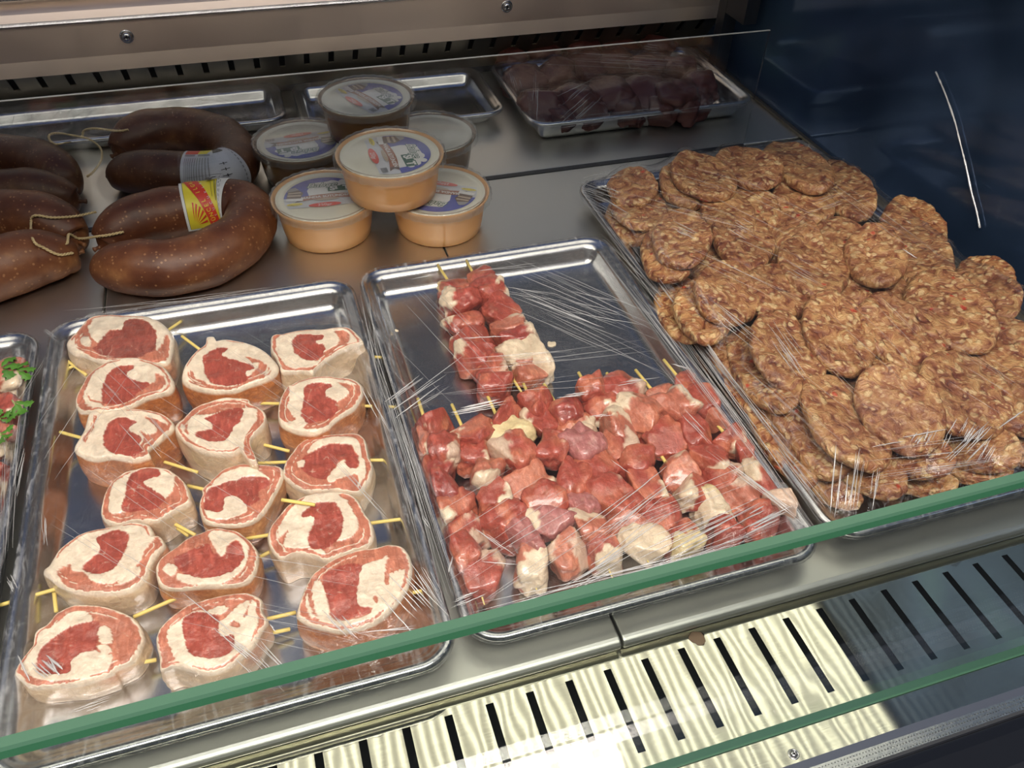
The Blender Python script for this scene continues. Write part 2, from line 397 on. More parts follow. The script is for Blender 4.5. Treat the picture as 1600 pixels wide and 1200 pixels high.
# aluminium bumper strip with knurls and black body
b = MB(); b.extr([(.1455, ZV), (.1455, ZV - .03), (.1405, ZV - .03), (.1405, ZV)], -.6, .69)
o = b.build('front_channel', mat('blue-grey channel', (.06, .07, .10), .4)); tag(o, 'narrow dark channel between grille and knurled strip', 'channel')
e = empty('bumper_strip', (0, .136, ZV - .004))
b = MB(); b.extr([(.1405, ZV + .0004), (.1405, ZV - .01), (.131, ZV - .011), (.131, ZV - .001), (.1325, ZV + .0004)], -.6, .69)
b.build('strip', steel('bright aluminium', (.72, .72, .70), .25), e)
b = MB()
for i in range(300):
    x = .69 - i * .0022
    for j, y in enumerate((.1335, .1365, .1388)):
        xx = x + (j % 2) * .0011
        b.add([(xx - .0004, y, ZV + .0005), (xx, y - .0005, ZV + .0005), (xx + .0004, y, ZV + .0005), (xx, y + .0005, ZV + .0005), (xx, y, ZV + .0011)], [(0, 1, 4), (1, 2, 4), (2, 3, 4), (3, 0, 4)])
tag(b.build('stud', mat('dark studs', (.35, .35, .35), .3, 1.), e), None, kind='stuff')
tag(e, 'knurled aluminium strip along the front rim of the counter', 'trim strip')
b = MB(); b.extr([(.131, ZV - .004), (.131, ZV - .2), (-.05, ZV - .2), (-.05, ZV - .09), (.06, ZV - .055), (.112, ZV - .030), (.126, ZV - .014)], -.9, .9)
o = b.build('counter_front', BLACK, bevel=.003); tag(o, 'glossy black plastic front of the counter at lower right', 'counter')

# front glass
b = MB(); gy0, gy1, gz = .1643, .1692, .2050
e = empty('front_glass', (0, .164, ZV))
b = MB()
X = (-.62, .69)
zz = gz - .0058
b.add([(X[0], gy1, ZV + .0005), (X[1], gy1, ZV + .0005), (X[1], gy1, gz), (X[0], gy1, gz)], [(0, 1, 2, 3)])
b.add([(X[0], gy0, ZV + .0005), (X[1], gy0, ZV + .0005), (X[1], gy0, zz), (X[0], gy0, zz)], [(3, 2, 1, 0)])
b.build('pane', GLASS, e)
b = MB()
b.add([(X[0], gy1, gz), (X[1], gy1, gz), (X[1], gy0 + .001, gz), (X[0], gy0 + .001, gz)], [(0, 1, 2, 3)], 0)
b.add([(X[0], gy0 + .001, gz), (X[1], gy0 + .001, gz), (X[1], gy0, gz - .001), (X[0], gy0, gz - .001)], [(3, 2, 1, 0)], 0)
b.add([(X[0], gy0, gz - .001), (X[1], gy0, gz - .001), (X[1], gy0, zz), (X[0], gy0, zz)], [(3, 2, 1, 0)], 1)
b.add([(X[0], gy0, zz), (X[1], gy0, zz), (X[1], gy1 - .0003, gz - .004), (X[0], gy1 - .0003, gz - .004)], [(3, 2, 1, 0)], 1)
tag(b.build('polished_edge', [GREEN_EDGE, GREEN_DEEP], e), 'thick green polished top edge')
b = MB(); b.box(X[0], X[1], gy0 - .0006, gy1 + .0002, ZV + .0002, ZV + .0012)
tag(b.build('base_edge', GREEN_EDGE, e), 'green lower edge')
tag(e, 'low upright glass panel with thick green edge in front of the trays', 'glass panel')

# rear riser sheet
e = empty('riser_sheet', (0, SEAM_Y, 0)); RZT = .146
b = MB(); b.box(-.6, .600, SEAM_Y - .0015, SEAM_Y + .0015, .0005, RZT); b.build('pane', ACRYL, e)
b = MB(); b.box(-.6, .600, SEAM_Y - .0012, SEAM_Y + .0012, RZT + .0001, RZT + .0007); tag(b.build('top_edge', WHITE_EDGE, e), 'bright top edge')
b = MB(); b.box(.6001, .6007, SEAM_Y - .0012, SEAM_Y + .0012, .001, RZT); b.build('end_edge', ACRYL, e)
b = MB(); b.box(-.6, .602, SEAM_Y - .0040, SEAM_Y + .0040, -.004, .0008); b.build('channel', BLACK, e)
tag(e, 'clear upright sheet standing across the deck behind sausages and tubs', 'divider')

# rear beam and slanted slotted air return
e = empty('rear_beam', (0, 1.12, .068))
b = MB(); BY = 1.12
b.extr([(BY - .003, .0685), (BY, .0860), (BY, .0865), (BY - .001, .1255), (BY - .003, .1275), (BY + .003, .1290), (BY + .010, .137), (BY + .05, .155), (BY + .09, .155), (BY + .09, .060), (BY + .004, .0665)], -.75, 1.0)
b.build('beam', STEEL_BEAM, e)
b = MB(); b.extr([(BY - .0045, .1265), (BY - .0045, .1285), (BY + .0025, .1300), (BY + .0025, .1270)], -.75, 1.0); tag(b.build('bright_lip', STEEL_TRAY, e), 'bright folded top lip')
b = MB(); b.extr([(BY + .02, .1495), (BY + .02, .1530), (BY + .032, .1580), (BY + .032, .150)], -.75, .9); b.build('upper_lip', STEEL_TRAY, e)
tag(e, 'long stainless steel beam across the back with two screws', 'beam')
for px, py, lab in ((198, 57, 'round screw in the left part of the rear steel beam'), (792, 10, 'round screw in the middle of the rear steel beam')):
    d = ROT @ np.array([(px - 800) / F, -(py - 600) / F, -1.]); q = CAM + d * ((BY - .0012 - CAM[1]) / d[1])
    screw(q, (0, -1, .0), .0056, lab)
# slotted panel, slanting down and away
dv = np.array([0, .631, -.7756]); nv = np.array([0, -.7756, -.631]); o0 = np.array([0, BY + .001, .0685]); LEN = .078
b = MB()
def pn(x, s, off=0.): return np.array([x, 0, 0]) + o0 + dv * s + nv * off
def pq(x0, x1, s0, s1):
    v = [pn(x0, s0), pn(x1, s0), pn(x1, s1), pn(x0, s1), pn(x0, s0, -.0015), pn(x1, s0, -.0015), pn(x1, s1, -.0015), pn(x0, s1, -.0015)]
    b.add(v, [(0, 1, 2, 3), (7, 6, 5, 4), (0, 4, 5, 1), (1, 5, 6, 2), (2, 6, 7, 3), (3, 7, 4, 0)])
SL = .03245; xs = -.2790; pq(-.75, .99, .0300, LEN)
prev = -.75
for k in range(-14, 38):
    x = xs + SL * k
    pq(prev, x, 0, .0300); prev = x + .0075
pq(prev, .99, 0, .0300)
o = b.build('slotted_air_return', STEEL_DARK); tag(o, 'dark slanted metal air return with a row of short slots under the beam', 'air vent')
b = MB(); b.box(-.8, 1.0, BY + .095, BY + .1, -.07, .36); tag(b.build('wall_back', mat('blue-grey back wall', (.62, .63, .64), .5)), None, kind='structure')
b = MB(); b.add([(-.75, *(o0 + dv * LEN)[1:]), (1., *(o0 + dv * LEN)[1:]), (1., 1.2, -.05), (-.75, 1.2, -.05)], [(0, 1, 2, 3)])
tag(b.build('trim_1', BLACK), None, kind='structure')

# right end wall: dark glass, blue reflections mottled into its colour, steel bottom rail
DKG = mat('dark mirrored end glass', (.16, .21, .30), .09, .6)
def endmat_reflections():
    m = DKG; n = noise(m, texco(m, (1, 1, 1)), 4.5, 2, .4, .8)
    lk(m, ramp(m, n, [(.35, (.03, .055, .11)), (.6, (.06, .105, .21)), (.8, (.09, .17, .25))]), PB(m).inputs['Base Color'])
endmat_reflections()
b = MB(); b.box(.692, .700, .10, 1.22, -.05, .75); tag(b.build('wall_right', DKG), None, kind='structure')
b = MB(); b.box(.686, .6915, .262, 1.17, .0003, .004); tag(b.build('baseboard_right', STEEL_DARK), None, kind='structure')
b = MB(); b.box(.655, .675, 1.05, 1.07, .0, .40); b.box(.6552, .6748, 1.0, 1.0495, .10, .40)
tag(b.build('corner_post', BLACK), 'dark upright post in the rear right corner', 'post')
# unseen canopy lamp: LED strip remade as long bars to stripe the grille
e = empty('canopy_lamp', (0, LED_Y, LED_Z + .01))
b = MB(); b.box(-.63, .69, LED_Y - .08, LED_Y + .25, LED_Z + .026, LED_Z + .04); b.build('housing', STEEL_DARK, e)
DIFF = mat('lamp diffuser', (.8, .8, .8), .5); PB(DIFF).inputs['Emission Color'].default_value = (1, .96, .80, 1); PB(DIFF).inputs['Emission Strength'].default_value = .34
b = MB(); b.box(LED_X0, LED_X1, LED_Y - .075, LED_Y + .245, LED_Z + .0235, LED_Z + .0255); b.build('diffuser', DIFF, e)
b = MB(); n = 87
for i in range(n):
    x = LED_X0 + (LED_X1 - LED_X0) * (i + .5) / n
    b.box(x - .0018, x + .0018, LED_Y - .07, LED_Y + .24, LED_Z + .0215, LED_Z + .0235)
LEDM = mat('stripe bar', (1, 1, 1), .5); PB(LEDM).inputs['Emission Color'].default_value = (1, .95, .78, 1); PB(LEDM).inputs['Emission Strength'].default_value = 3.7
tag(b.build('stripe_light_bar', LEDM, e), None, kind='stuff')
tag(e, 'unseen canopy lamp, its long light bars shaped for stripes in the grille', 'lamp')

# ------------------------------------------------------------------ trays
def rrect(x0, x1, y0, y1, inset, rad, nc=12, ne=14):
    """rounded rectangle loop, counter-clockwise, a fixed number of points"""
    x0 += inset; x1 -= inset; y0 += inset; y1 -= inset; r = max(rad - inset, .004)
    cs = [(x1 - r, y0 + r, -90), (x1 - r, y1 - r, 0), (x0 + r, y1 - r, 90), (x0 + r, y0 + r, 180)]
    pts = []
    for i, (cx, cy, a0) in enumerate(cs):
        for k in range(nc):
            a = math.radians(a0 + 90 * k / (nc - 1)); pts.append((cx + r * math.cos(a), cy + r * math.sin(a)))
        nx, ny, na = cs[(i + 1) % 4]; a = math.radians(na)
        q = (nx + r * math.cos(a), ny + r * math.sin(a)); p = pts[-1]
        for k in range(1, ne): pts.append((p[0] + (q[0] - p[0]) * k / ne, p[1] + (q[1] - p[1]) * k / ne))
    return np.array(pts)
def tray(x0, x1, y0, y1, label, H=.0225, z0=.0005, mat_=None, name='steel_tray', rad=.026):
    prof = [(.060, .0012), (.026, .0012), (.0225, .0018), (.0195, .0038), (.0170, .0075), (.0140, H - .0075), (.0120, H - .0045), (.0092, H - .0030), (.0078, H - .0024), (.0064, H - .0012), (.0045, H - .0001), (.0025, H),
            (.0009, H - .0009), (0, H - .0026), (.0006, H - .0046), (.0022, H - .0054), (.0040, H - .0052), (.0100, H - .0056), (.0128, H - .0085), (.0158, .0070), (.0182, .0028), (.0220, .0002), (.060, .0001)]
    L = [rrect(x0, x1, y0, y1, i, rad) for i, z in prof]
    n = len(L[0]); v = np.vstack([np.column_stack([l, np.full(n, z + z0)]) for l, (i, z) in zip(L, prof)])
    f = [tuple(q) for q in grid_faces(n, len(prof), True)[:, ::-1].tolist()]
    k = len(prof)
    cx, cy = (x0 + x1) / 2, (y0 + y1) / 2
    v = np.vstack([v, [cx, cy, z0 + .0012], [cx, cy, z0 + .0001]])
    for i in range(n):
        j = (i + 1) % n
        f.append((k * n, i, j)); f.append((k * n + 1, (k - 1) * n + j, (k - 1) * n + i))
    o = mk(name, v, f, mat_ or STEEL_TRAY, origin=(cx, cy, z0)); tag(o, label, 'tray'); return o
TR = dict(left=(-.475, -.2130, .250, .662), roll=(-.2060, .0610, .2500, .668), skew=(.0670, .3265, .2555, .676), patty=(.3350, .6480, .2605, .785),
          rear=(.331, .649, .918, 1.125), rear2=(.055, .318, .982, 1.14), rear3=(-.50, .040, 1.030, 1.15))
tray(*TR['left'], 'stainless steel tray cut off by the left edge, holding meat with parsley')
tray(*TR['roll'], 'stainless steel tray holding the rolled meat slices')
tray(*TR['skew'], 'stainless steel tray holding the raw meat skewers')
tray(*TR['patty'], 'stainless steel tray holding the big pile of patties', H=.0235)
tray(*TR['rear'], 'wrapped steel tray behind the clear divider holding dark meat', H=.030)
tray(*TR['rear2'], 'empty steel tray behind the clear divider, left of the wrapped meat tray')
tray(*TR['rear3'], 'steel tray at the back behind the shade-darkened sausages')
FLOORZ = .0019

HMAP = {}                       # tops of whatever lies in a tray, for draping the film
def note(k, v): HMAP.setdefault(k, []).append(np.asarray(v, float))

# ------------------------------------------------------------------ rolled meat slices
C_FAT = np.array([.76, .65, .51]); C_RED = np.array([.38, .076, .050]); C_OUT = np.array([.51, .180, .110]); C_DRK = np.array([.30, .068, .044])
CC = dict(C=C_FAT, R=C_RED, O=C_OUT, D=C_DRK)
def inpoly(x, y, poly):
    poly = np.asarray(poly, float); r = np.zeros(len(x), bool); j = len(poly) - 1
    for i in range(len(poly)):
        xi, yi = poly[i]; xj, yj = poly[j]
        c = ((yi > y) != (yj > y)) & (x < (xj - xi) * (y - yi) / (yj - yi + 1e-12) + xi)
        r ^= c; j = i
    return r
def smoothpoly(p, n=3):
    p = np.asarray(p, float); a, b, c, d = np.roll(p, 1, 0), p, np.roll(p, -1, 0), np.roll(p, -2, 0)
    return np.stack([.5 * (2 * b + (-a + c) * t + (2 * a - 5 * b + 4 * c - d) * t * t + (-a + 3 * b - 3 * c + d) * t ** 3) for t in (0, .25, .5, .75)], 1).reshape(-1, 2)
def T(s): return [tuple(float(q) for q in t.split(',')) for t in s.split()]
ROLLS = [
 (80, 480, .029, 'C', '150,370 240,260 340,150 440,85 620,65 820,80 1040,95 1180,170 1265,290 1260,430 1190,570 900,565 640,560 480,545 340,495 220,470',
  [('O', '250,330 300,230 400,135 430,160 390,240 480,370 600,250 740,240 770,150 860,125 1000,150 1080,240 1180,280 1260,400 1190,570 900,565 620,525 480,535 330,470 270,420'),
   ('D', '770,150 860,125 1000,160 1080,250 1100,340 1070,440 1000,490 850,525 560,505 440,440 490,370 600,260 740,240'),
   ('C', '1060,200 1130,210 1185,290 1150,390 1100,450 1085,430 1105,330 1090,260'), ('C', '380,200 500,190 590,240 520,320 490,370 430,320'), ('C', '310,320 380,300 410,350 410,420 330,400')],
  'rolled meat slice at the rear left corner of its tray, with a ragged fat lump',
  [((261, 517), (283, 502)), ((150, 558), (103, 577)), ((100, 560), (135, 586))]),
 (270, 490, .033, 'O', '85,660 110,560 160,470 250,370 330,310 345,240 380,225 430,235 425,280 560,262 700,275 850,320 980,400 1090,510 1085,590 1020,650 900,700 780,740 640,790 520,800 380,800 240,770 130,720',
  [('O', '155,620 200,600 240,670 330,700 380,740 560,760 720,720 860,570 760,450 850,470 930,500 1010,560 950,610 950,660 850,690 700,750 560,790 430,780 320,750 200,700'),
   ('R', '310,470 370,400 480,355 570,370 510,430 680,490 780,520 870,560 790,630 820,650 750,710 600,750 440,740 370,690 330,600'),
   ('C', '830,520 900,520 870,580 800,650 760,650 780,600 850,570')],
  'rolled meat slice with a curled fat tab, rearmost in the middle column', [((296, 534), (312, 546)), ((386, 611), (403, 624))]),
 (400, 490, .031, 'C', '150,300 150,230 200,205 250,210 340,185 500,155 720,155 860,135 980,140 1060,200 1115,270 1090,305 1030,300 950,350 850,400 740,470 620,570 580,610 450,590 270,600 235,520 190,430 150,380',
  [('O', '160,310 190,240 250,215 215,280 210,380 260,470 330,550 440,570 590,560 680,480 620,500 690,420 850,330 860,250 820,190 900,180 975,210 975,270 940,320 850,370 760,430 640,560 560,590 400,590 270,580 240,510 180,420'),
   ('R', '380,270 440,220 560,210 710,230 690,270 630,290 640,320 700,320 720,380 640,480 530,490 420,430 380,360')],
  'rolled meat slice at the rear right of its tray with pale fatty side', [((545, 555), (603, 559))]),
 (80, 480, .033, 'O', '240,960 300,820 370,700 470,620 600,550 800,520 1000,535 1150,590 1240,690 1280,790 1240,870 1120,900 980,940 850,1010 700,1060 560,1090 440,1075 350,1080 270,1060',
  [('O', '240,960 300,820 370,700 480,620 560,560 600,560 470,660 400,780 350,900 350,990 440,1060 350,1090 260,1050'),
   ('O', '370,900 410,980 520,1010 560,1050 700,1050 850,1000 980,930 1110,880 1200,800 1170,720 1080,690 1090,770 1040,800 900,860 700,960 540,990 420,960'),
   ('R', '540,800 600,690 700,620 850,610 860,640 780,710 880,760 1030,800 930,870 850,940 700,1010 540,1000 530,880')],
  'orange-sided rolled meat slice directly in front of the rear left one', []),
 (400, 490, .031, 'O', '225,1000 250,870 320,750 360,740 450,690 600,655 780,645 960,655 1090,710 1115,800 1080,880 1010,980 880,1060 790,1130 740,1180 600,1240 450,1230 330,1190 240,1130',
  [('O', '235,1000 255,880 320,750 350,790 345,900 325,980 400,1080 390,1120 280,1120 235,1060'), ('O', '850,705 1000,740 1090,760 1080,850 1000,970 860,1060 760,1150 640,1200 500,1200 560,1140 700,1090 800,960 860,920 960,850 950,790'),
   ('R', '500,790 560,745 680,725 800,750 730,800 740,870 830,910 850,1000 770,1090 650,1120 560,1150 500,1120 470,1040 495,900')],
  'rolled meat slice second from the back in the right column', [((560, 634), (618, 636)), ((446, 631), (398, 630))]),
 (90, 620, .033, 'O', '160,540 200,450 270,330 310,180 370,130 420,170 560,130 740,115 960,135 1110,180 1200,250 1200,320 1110,400 1030,470 940,540 960,600 880,630 780,650 560,620 380,640 240,600',
  [('O', '260,440 340,320 380,200 410,200 380,300 330,400 300,480'), ('O', '910,220 1030,245 1130,290 1165,330 1060,420 980,500 930,560 940,610 840,635 700,600 850,520 900,430 860,350 930,390 1030,380 1020,310'),
   ('R', '490,370 550,260 640,220 740,230 820,260 760,300 750,350 870,420 860,500 880,560 800,620 640,600 520,560 480,480')],
  'rolled meat slice third from the back in the left column, bulging orange side', [((130, 685), (94, 675)), ((248, 719), (309, 738))]),
 (260, 610, .034, 'C', '85,350 160,280 280,180 420,110 600,65 840,70 880,120 1000,190 1035,260 1010,360 930,430 880,480 880,570 940,720 850,720 800,600 720,640 600,660 440,650 280,590 180,520 100,430',
  [('O', '165,320 280,200 440,130 600,105 740,100 880,150 930,180 800,180 650,190 470,260 340,260 240,300 220,390 240,450 200,440 180,380'),
   ('O', '950,190 1010,210 1030,270 1000,350 920,420 870,480 870,560 930,720 860,720 810,620 820,480 880,390 940,300'),
   ('R', '300,460 400,410 470,400 480,350 400,300 480,270 640,190 740,175 800,200 780,310 700,390 660,470 600,530 480,540 370,520')],
  'tall cream-sided rolled meat slice in the middle of the third row', [((397, 691), (452, 705))]),
 (400, 650, .024, 'C', '290,500 340,400 440,280 560,215 700,190 850,175 1000,165 1100,190 1150,270 1170,400 1215,500 1190,630 1150,700 1090,790 1000,800 850,770 700,770 560,780 420,740 320,660 270,590',
  [('C', '540,390 600,290 720,230 880,215 1020,235 1080,300 1090,400 1130,470 1150,640 1100,760 1060,760 1060,620 900,640 780,700 750,640 860,500 940,470 960,530 1060,540 1070,440 1000,310 900,285 760,300 640,350'),
   ('R', '480,560 490,420 560,400 660,340 780,300 900,290 990,310 1040,390 1070,450 1060,530 1000,540 940,510 930,460 870,470 810,540 750,600 720,660 600,640'),
   ('C', '430,500 480,460 515,490 490,540 440,545')],
  'rolled meat slice third from the back in the right column, white spot on its left', [((572, 719), (620, 719)), ((448, 722), (400, 724))]),
 (130, 710, .026, 'C', '170,590 200,460 240,330 320,250 420,190 560,130 720,115 880,140 1000,220 1080,320 1110,430 1110,500 980,560 880,620 780,680 640,690 500,690 340,710 220,680',
  [('O', '190,590 220,460 250,340 300,300 270,480 270,590 330,620 410,600 600,590 760,560 850,460 900,420 950,350 960,230 1000,230 1070,320 1100,430 1080,500 980,550 880,610 780,670 640,685 500,685 340,705 230,670'),
   ('R', '460,300 500,210 600,150 700,135 780,160 820,210 780,240 660,270 630,300 740,380 850,460 760,560 600,590 440,600 400,540 440,430')],
  'rolled meat slice fourth from the back in the left column with a folded fat flap', [((268, 816), (305, 836)), ((268, 818), (294, 837))]),
 (280, 700, .024, 'O', '200,580 240,480 240,430 360,310 480,210 620,155 760,165 900,170 1060,190 1080,280 1000,450 880,660 760,760 560,800 400,790 250,750',
  [('C', '205,590 260,490 340,390 480,270 640,215 780,220 880,270 940,340 800,290 640,320 460,380 320,440 260,560 260,630 400,670 470,600 450,540 540,500 640,530 720,640 640,690 500,730 340,740 240,690'),
   ('R', '250,580 300,450 420,390 560,340 720,300 880,310 940,370 900,420 840,440 820,500 840,540 720,610 640,530 540,500 460,540 470,600 420,670 330,660 260,630'),
   ('C', '1060,290 1080,310 1040,400 900,640 850,690 870,650 980,450')],
  'rolled meat slice in the middle of the tray, pointed towards its right neighbour', [((325, 766), (293, 759))]),
 (390, 750, .029, 'C', '180,600 220,460 320,330 460,210 600,140 800,115 960,120 1110,170 1200,330 1270,440 1290,580 1220,680 1080,720 900,790 800,830 640,780 480,760 330,820 240,740',
  [('O', '190,600 230,470 330,340 450,220 560,170 560,200 400,330 290,560 350,690 440,720 640,710 800,720 900,640 1020,610 1100,550 1130,430 1040,260 930,160 1000,150 1120,230 1200,350 1250,440 1270,580 1210,670 1080,710 900,780 800,810 640,770 480,750 330,800 260,730'),
   ('R', '560,330 680,240 800,225 910,260 970,380 960,540 900,640 800,720 640,710 610,590 650,480 670,380 550,390'),
   ('O', '330,600 400,520 370,640 350,690 280,650'), ('C', '670,740 740,720 790,760 740,780')],
  'rolled meat slice with white fatty side, fourth in the right column, pick on top', [((575, 818), (628, 811)), ((420, 836), (382, 842)), ((432, 857), (403, 872))]),
 (40, 790, .028, 'C', '165,670 220,620 260,560 330,460 420,380 560,300 740,230 960,190 1130,155 1270,180 1325,260 1340,340 1390,300 1450,390 1380,480 1300,600 1230,760 1080,870 900,900 700,910 500,890 340,830 230,730',
  [('O', '330,680 460,610 490,680 600,690 680,780 800,820 950,790 1120,660 1200,560 1260,440 1390,310 1440,390 1350,460 1280,560 1240,700 1150,800 1000,870 800,900 560,890 420,830 350,740'),
   ('C', '960,790 1140,640 1195,650 1180,720 1040,800'), ('R', '740,350 840,280 980,255 1070,300 1060,400 1000,560 900,670 760,710 620,680 600,620 700,530 780,460')],
  'mostly white fatty rolled meat slice second from the front in the left column', [((92, 919), (-12, 949)), ((84, 922), (88, 956))]),
 (210, 800, .026, 'O', '215,600 260,490 400,370 600,240 760,170 900,150 1060,180 1160,250 1230,320 1290,420 1260,600 1170,720 1000,760 760,770 600,780 420,790 260,760',
  [('C', '770,240 840,165 940,160 1080,200 1170,280 1190,400 1160,560 1080,650 940,740 780,760 560,750 440,690 450,640 560,650 700,690 900,670 1060,590 1130,470 1120,340 1050,300 970,370 930,450 870,440 820,340'),
   ('R', '410,480 520,430 680,360 770,330 830,430 930,460 990,360 1060,305 1120,360 1140,470 1060,590 900,670 700,680 560,650 450,590'), ('C', '300,590 360,540 440,570 430,650 350,660')],
  'rolled meat slice second from the front in the middle column, white wedge on top', [((268, 938), (209, 964))]),
 (430, 830, .030, 'O', '210,850 260,700 330,520 450,390 620,270 860,180 1060,150 1200,115 1330,150 1410,270 1420,420 1370,600 1240,780 1080,920 900,1000 700,1040 500,1010 340,960 240,900',
  [('C', '390,590 470,520 540,700 600,910 800,920 980,870 1000,800 880,790 840,680 870,540 900,380 1060,310 1190,260 1170,430 1340,400 1370,560 1200,780 1040,920 850,980 600,990 480,970 400,760'),
   ('R', '490,490 620,390 780,340 900,370 870,500 850,680 880,790 980,800 980,860 800,900 620,910 560,800 540,680'), ('O', '1020,680 1070,690 1060,760 1030,740'), ('O', '1180,260 1350,330 1300,400 1190,430 1180,550 1140,520'),
   ('C', '310,600 350,580 350,720 400,880 380,920 330,800'), ('C', '215,850 240,780 290,880 400,980 340,960 250,900')],
  'largest rolled meat slice, at the front right of its tray', [((640, 927), (689, 918))]),
 (0, 920, .021, 'C', '140,850 220,710 330,580 360,440 480,360 600,230 780,160 1000,160 1200,200 1400,300 1500,470 1470,600 1380,740 1200,830 1150,880 850,980 640,1000 440,1020 300,1020 200,930',
  [('O', '480,370 600,240 780,165 1000,165 1200,205 1390,305 1480,470 1460,600 1370,735 1190,825 1140,875 850,990 640,1000 440,1015 300,1010 220,950 230,850 300,900 420,950 700,980 900,960 1180,710 1000,640 950,290 760,240 640,320 500,420'),
   ('C', '140,850 230,710 340,580 360,460 500,420 640,320 760,240 880,250 950,290 840,350 640,430 480,540 400,660 380,800 410,880 560,890 740,880 730,760 840,680 960,670 1090,780 1180,710 1120,850 960,940 800,990 560,950 380,930 250,850 200,860'),
   ('R', '380,780 420,640 520,540 680,420 860,360 1010,340 1040,420 1010,540 1000,640 900,660 800,700 740,760 740,860 640,890 440,880 390,850'), ('C', '1020,450 1070,390 1140,410 1170,540 1100,580 1040,560'), ('C', '1005,600 1100,590 1170,640 1110,690 1040,650')],
  'rolled meat slice at the front left corner of its tray', [((170, 1044), (244, 1031))]),
 (210, 910, .027, 'C', '215,560 260,460 400,340 560,220 780,150 1000,110 1180,90 1320,160 1330,280 1390,390 1330,480 1260,620 1130,760 960,880 760,940 560,900 400,860 260,900 250,760 230,680',
  [('O', '220,560 265,465 400,345 560,225 780,155 1000,115 1180,95 1310,160 1320,280 1380,390 1320,480 1240,640 1290,420 1300,260 1240,150 1140,380 1180,330 1190,180 1040,280 900,400 760,300 620,300 440,420 340,500 350,620 400,740 420,850 270,890 260,760'),
   ('R', '500,400 620,310 760,310 880,370 880,470 900,560 1020,540 1045,600 1020,700 920,770 760,790 620,770 550,690 520,560'), ('C', '760,300 920,240 980,280 880,340'), ('O', '1020,400 1100,440 1080,470 1000,450')],
  'rolled meat slice at the front of the middle column with a cream side', [((410, 969), (462, 957)), ((405, 993), (453, 983))]),
]
def pick(px0, py0, px1, py1, z0, z1, parent, name='wooden_pick', r=.0013, point=True, ext=.01):
    a = P(px0, py0, z0); b_ = P(px1, py1, z1); d = (b_ - a) / np.linalg.norm(b_ - a)
    a = a - d * ext
    c = np.linspace(0, 1, 8)[:, None]; c = a + (b_ - a) * c
    v, f = tube(c, [r] * 8, 10)
    return mk(name, v, f, WOOD, parent, smooth=True)
NA, NR = 220, 46
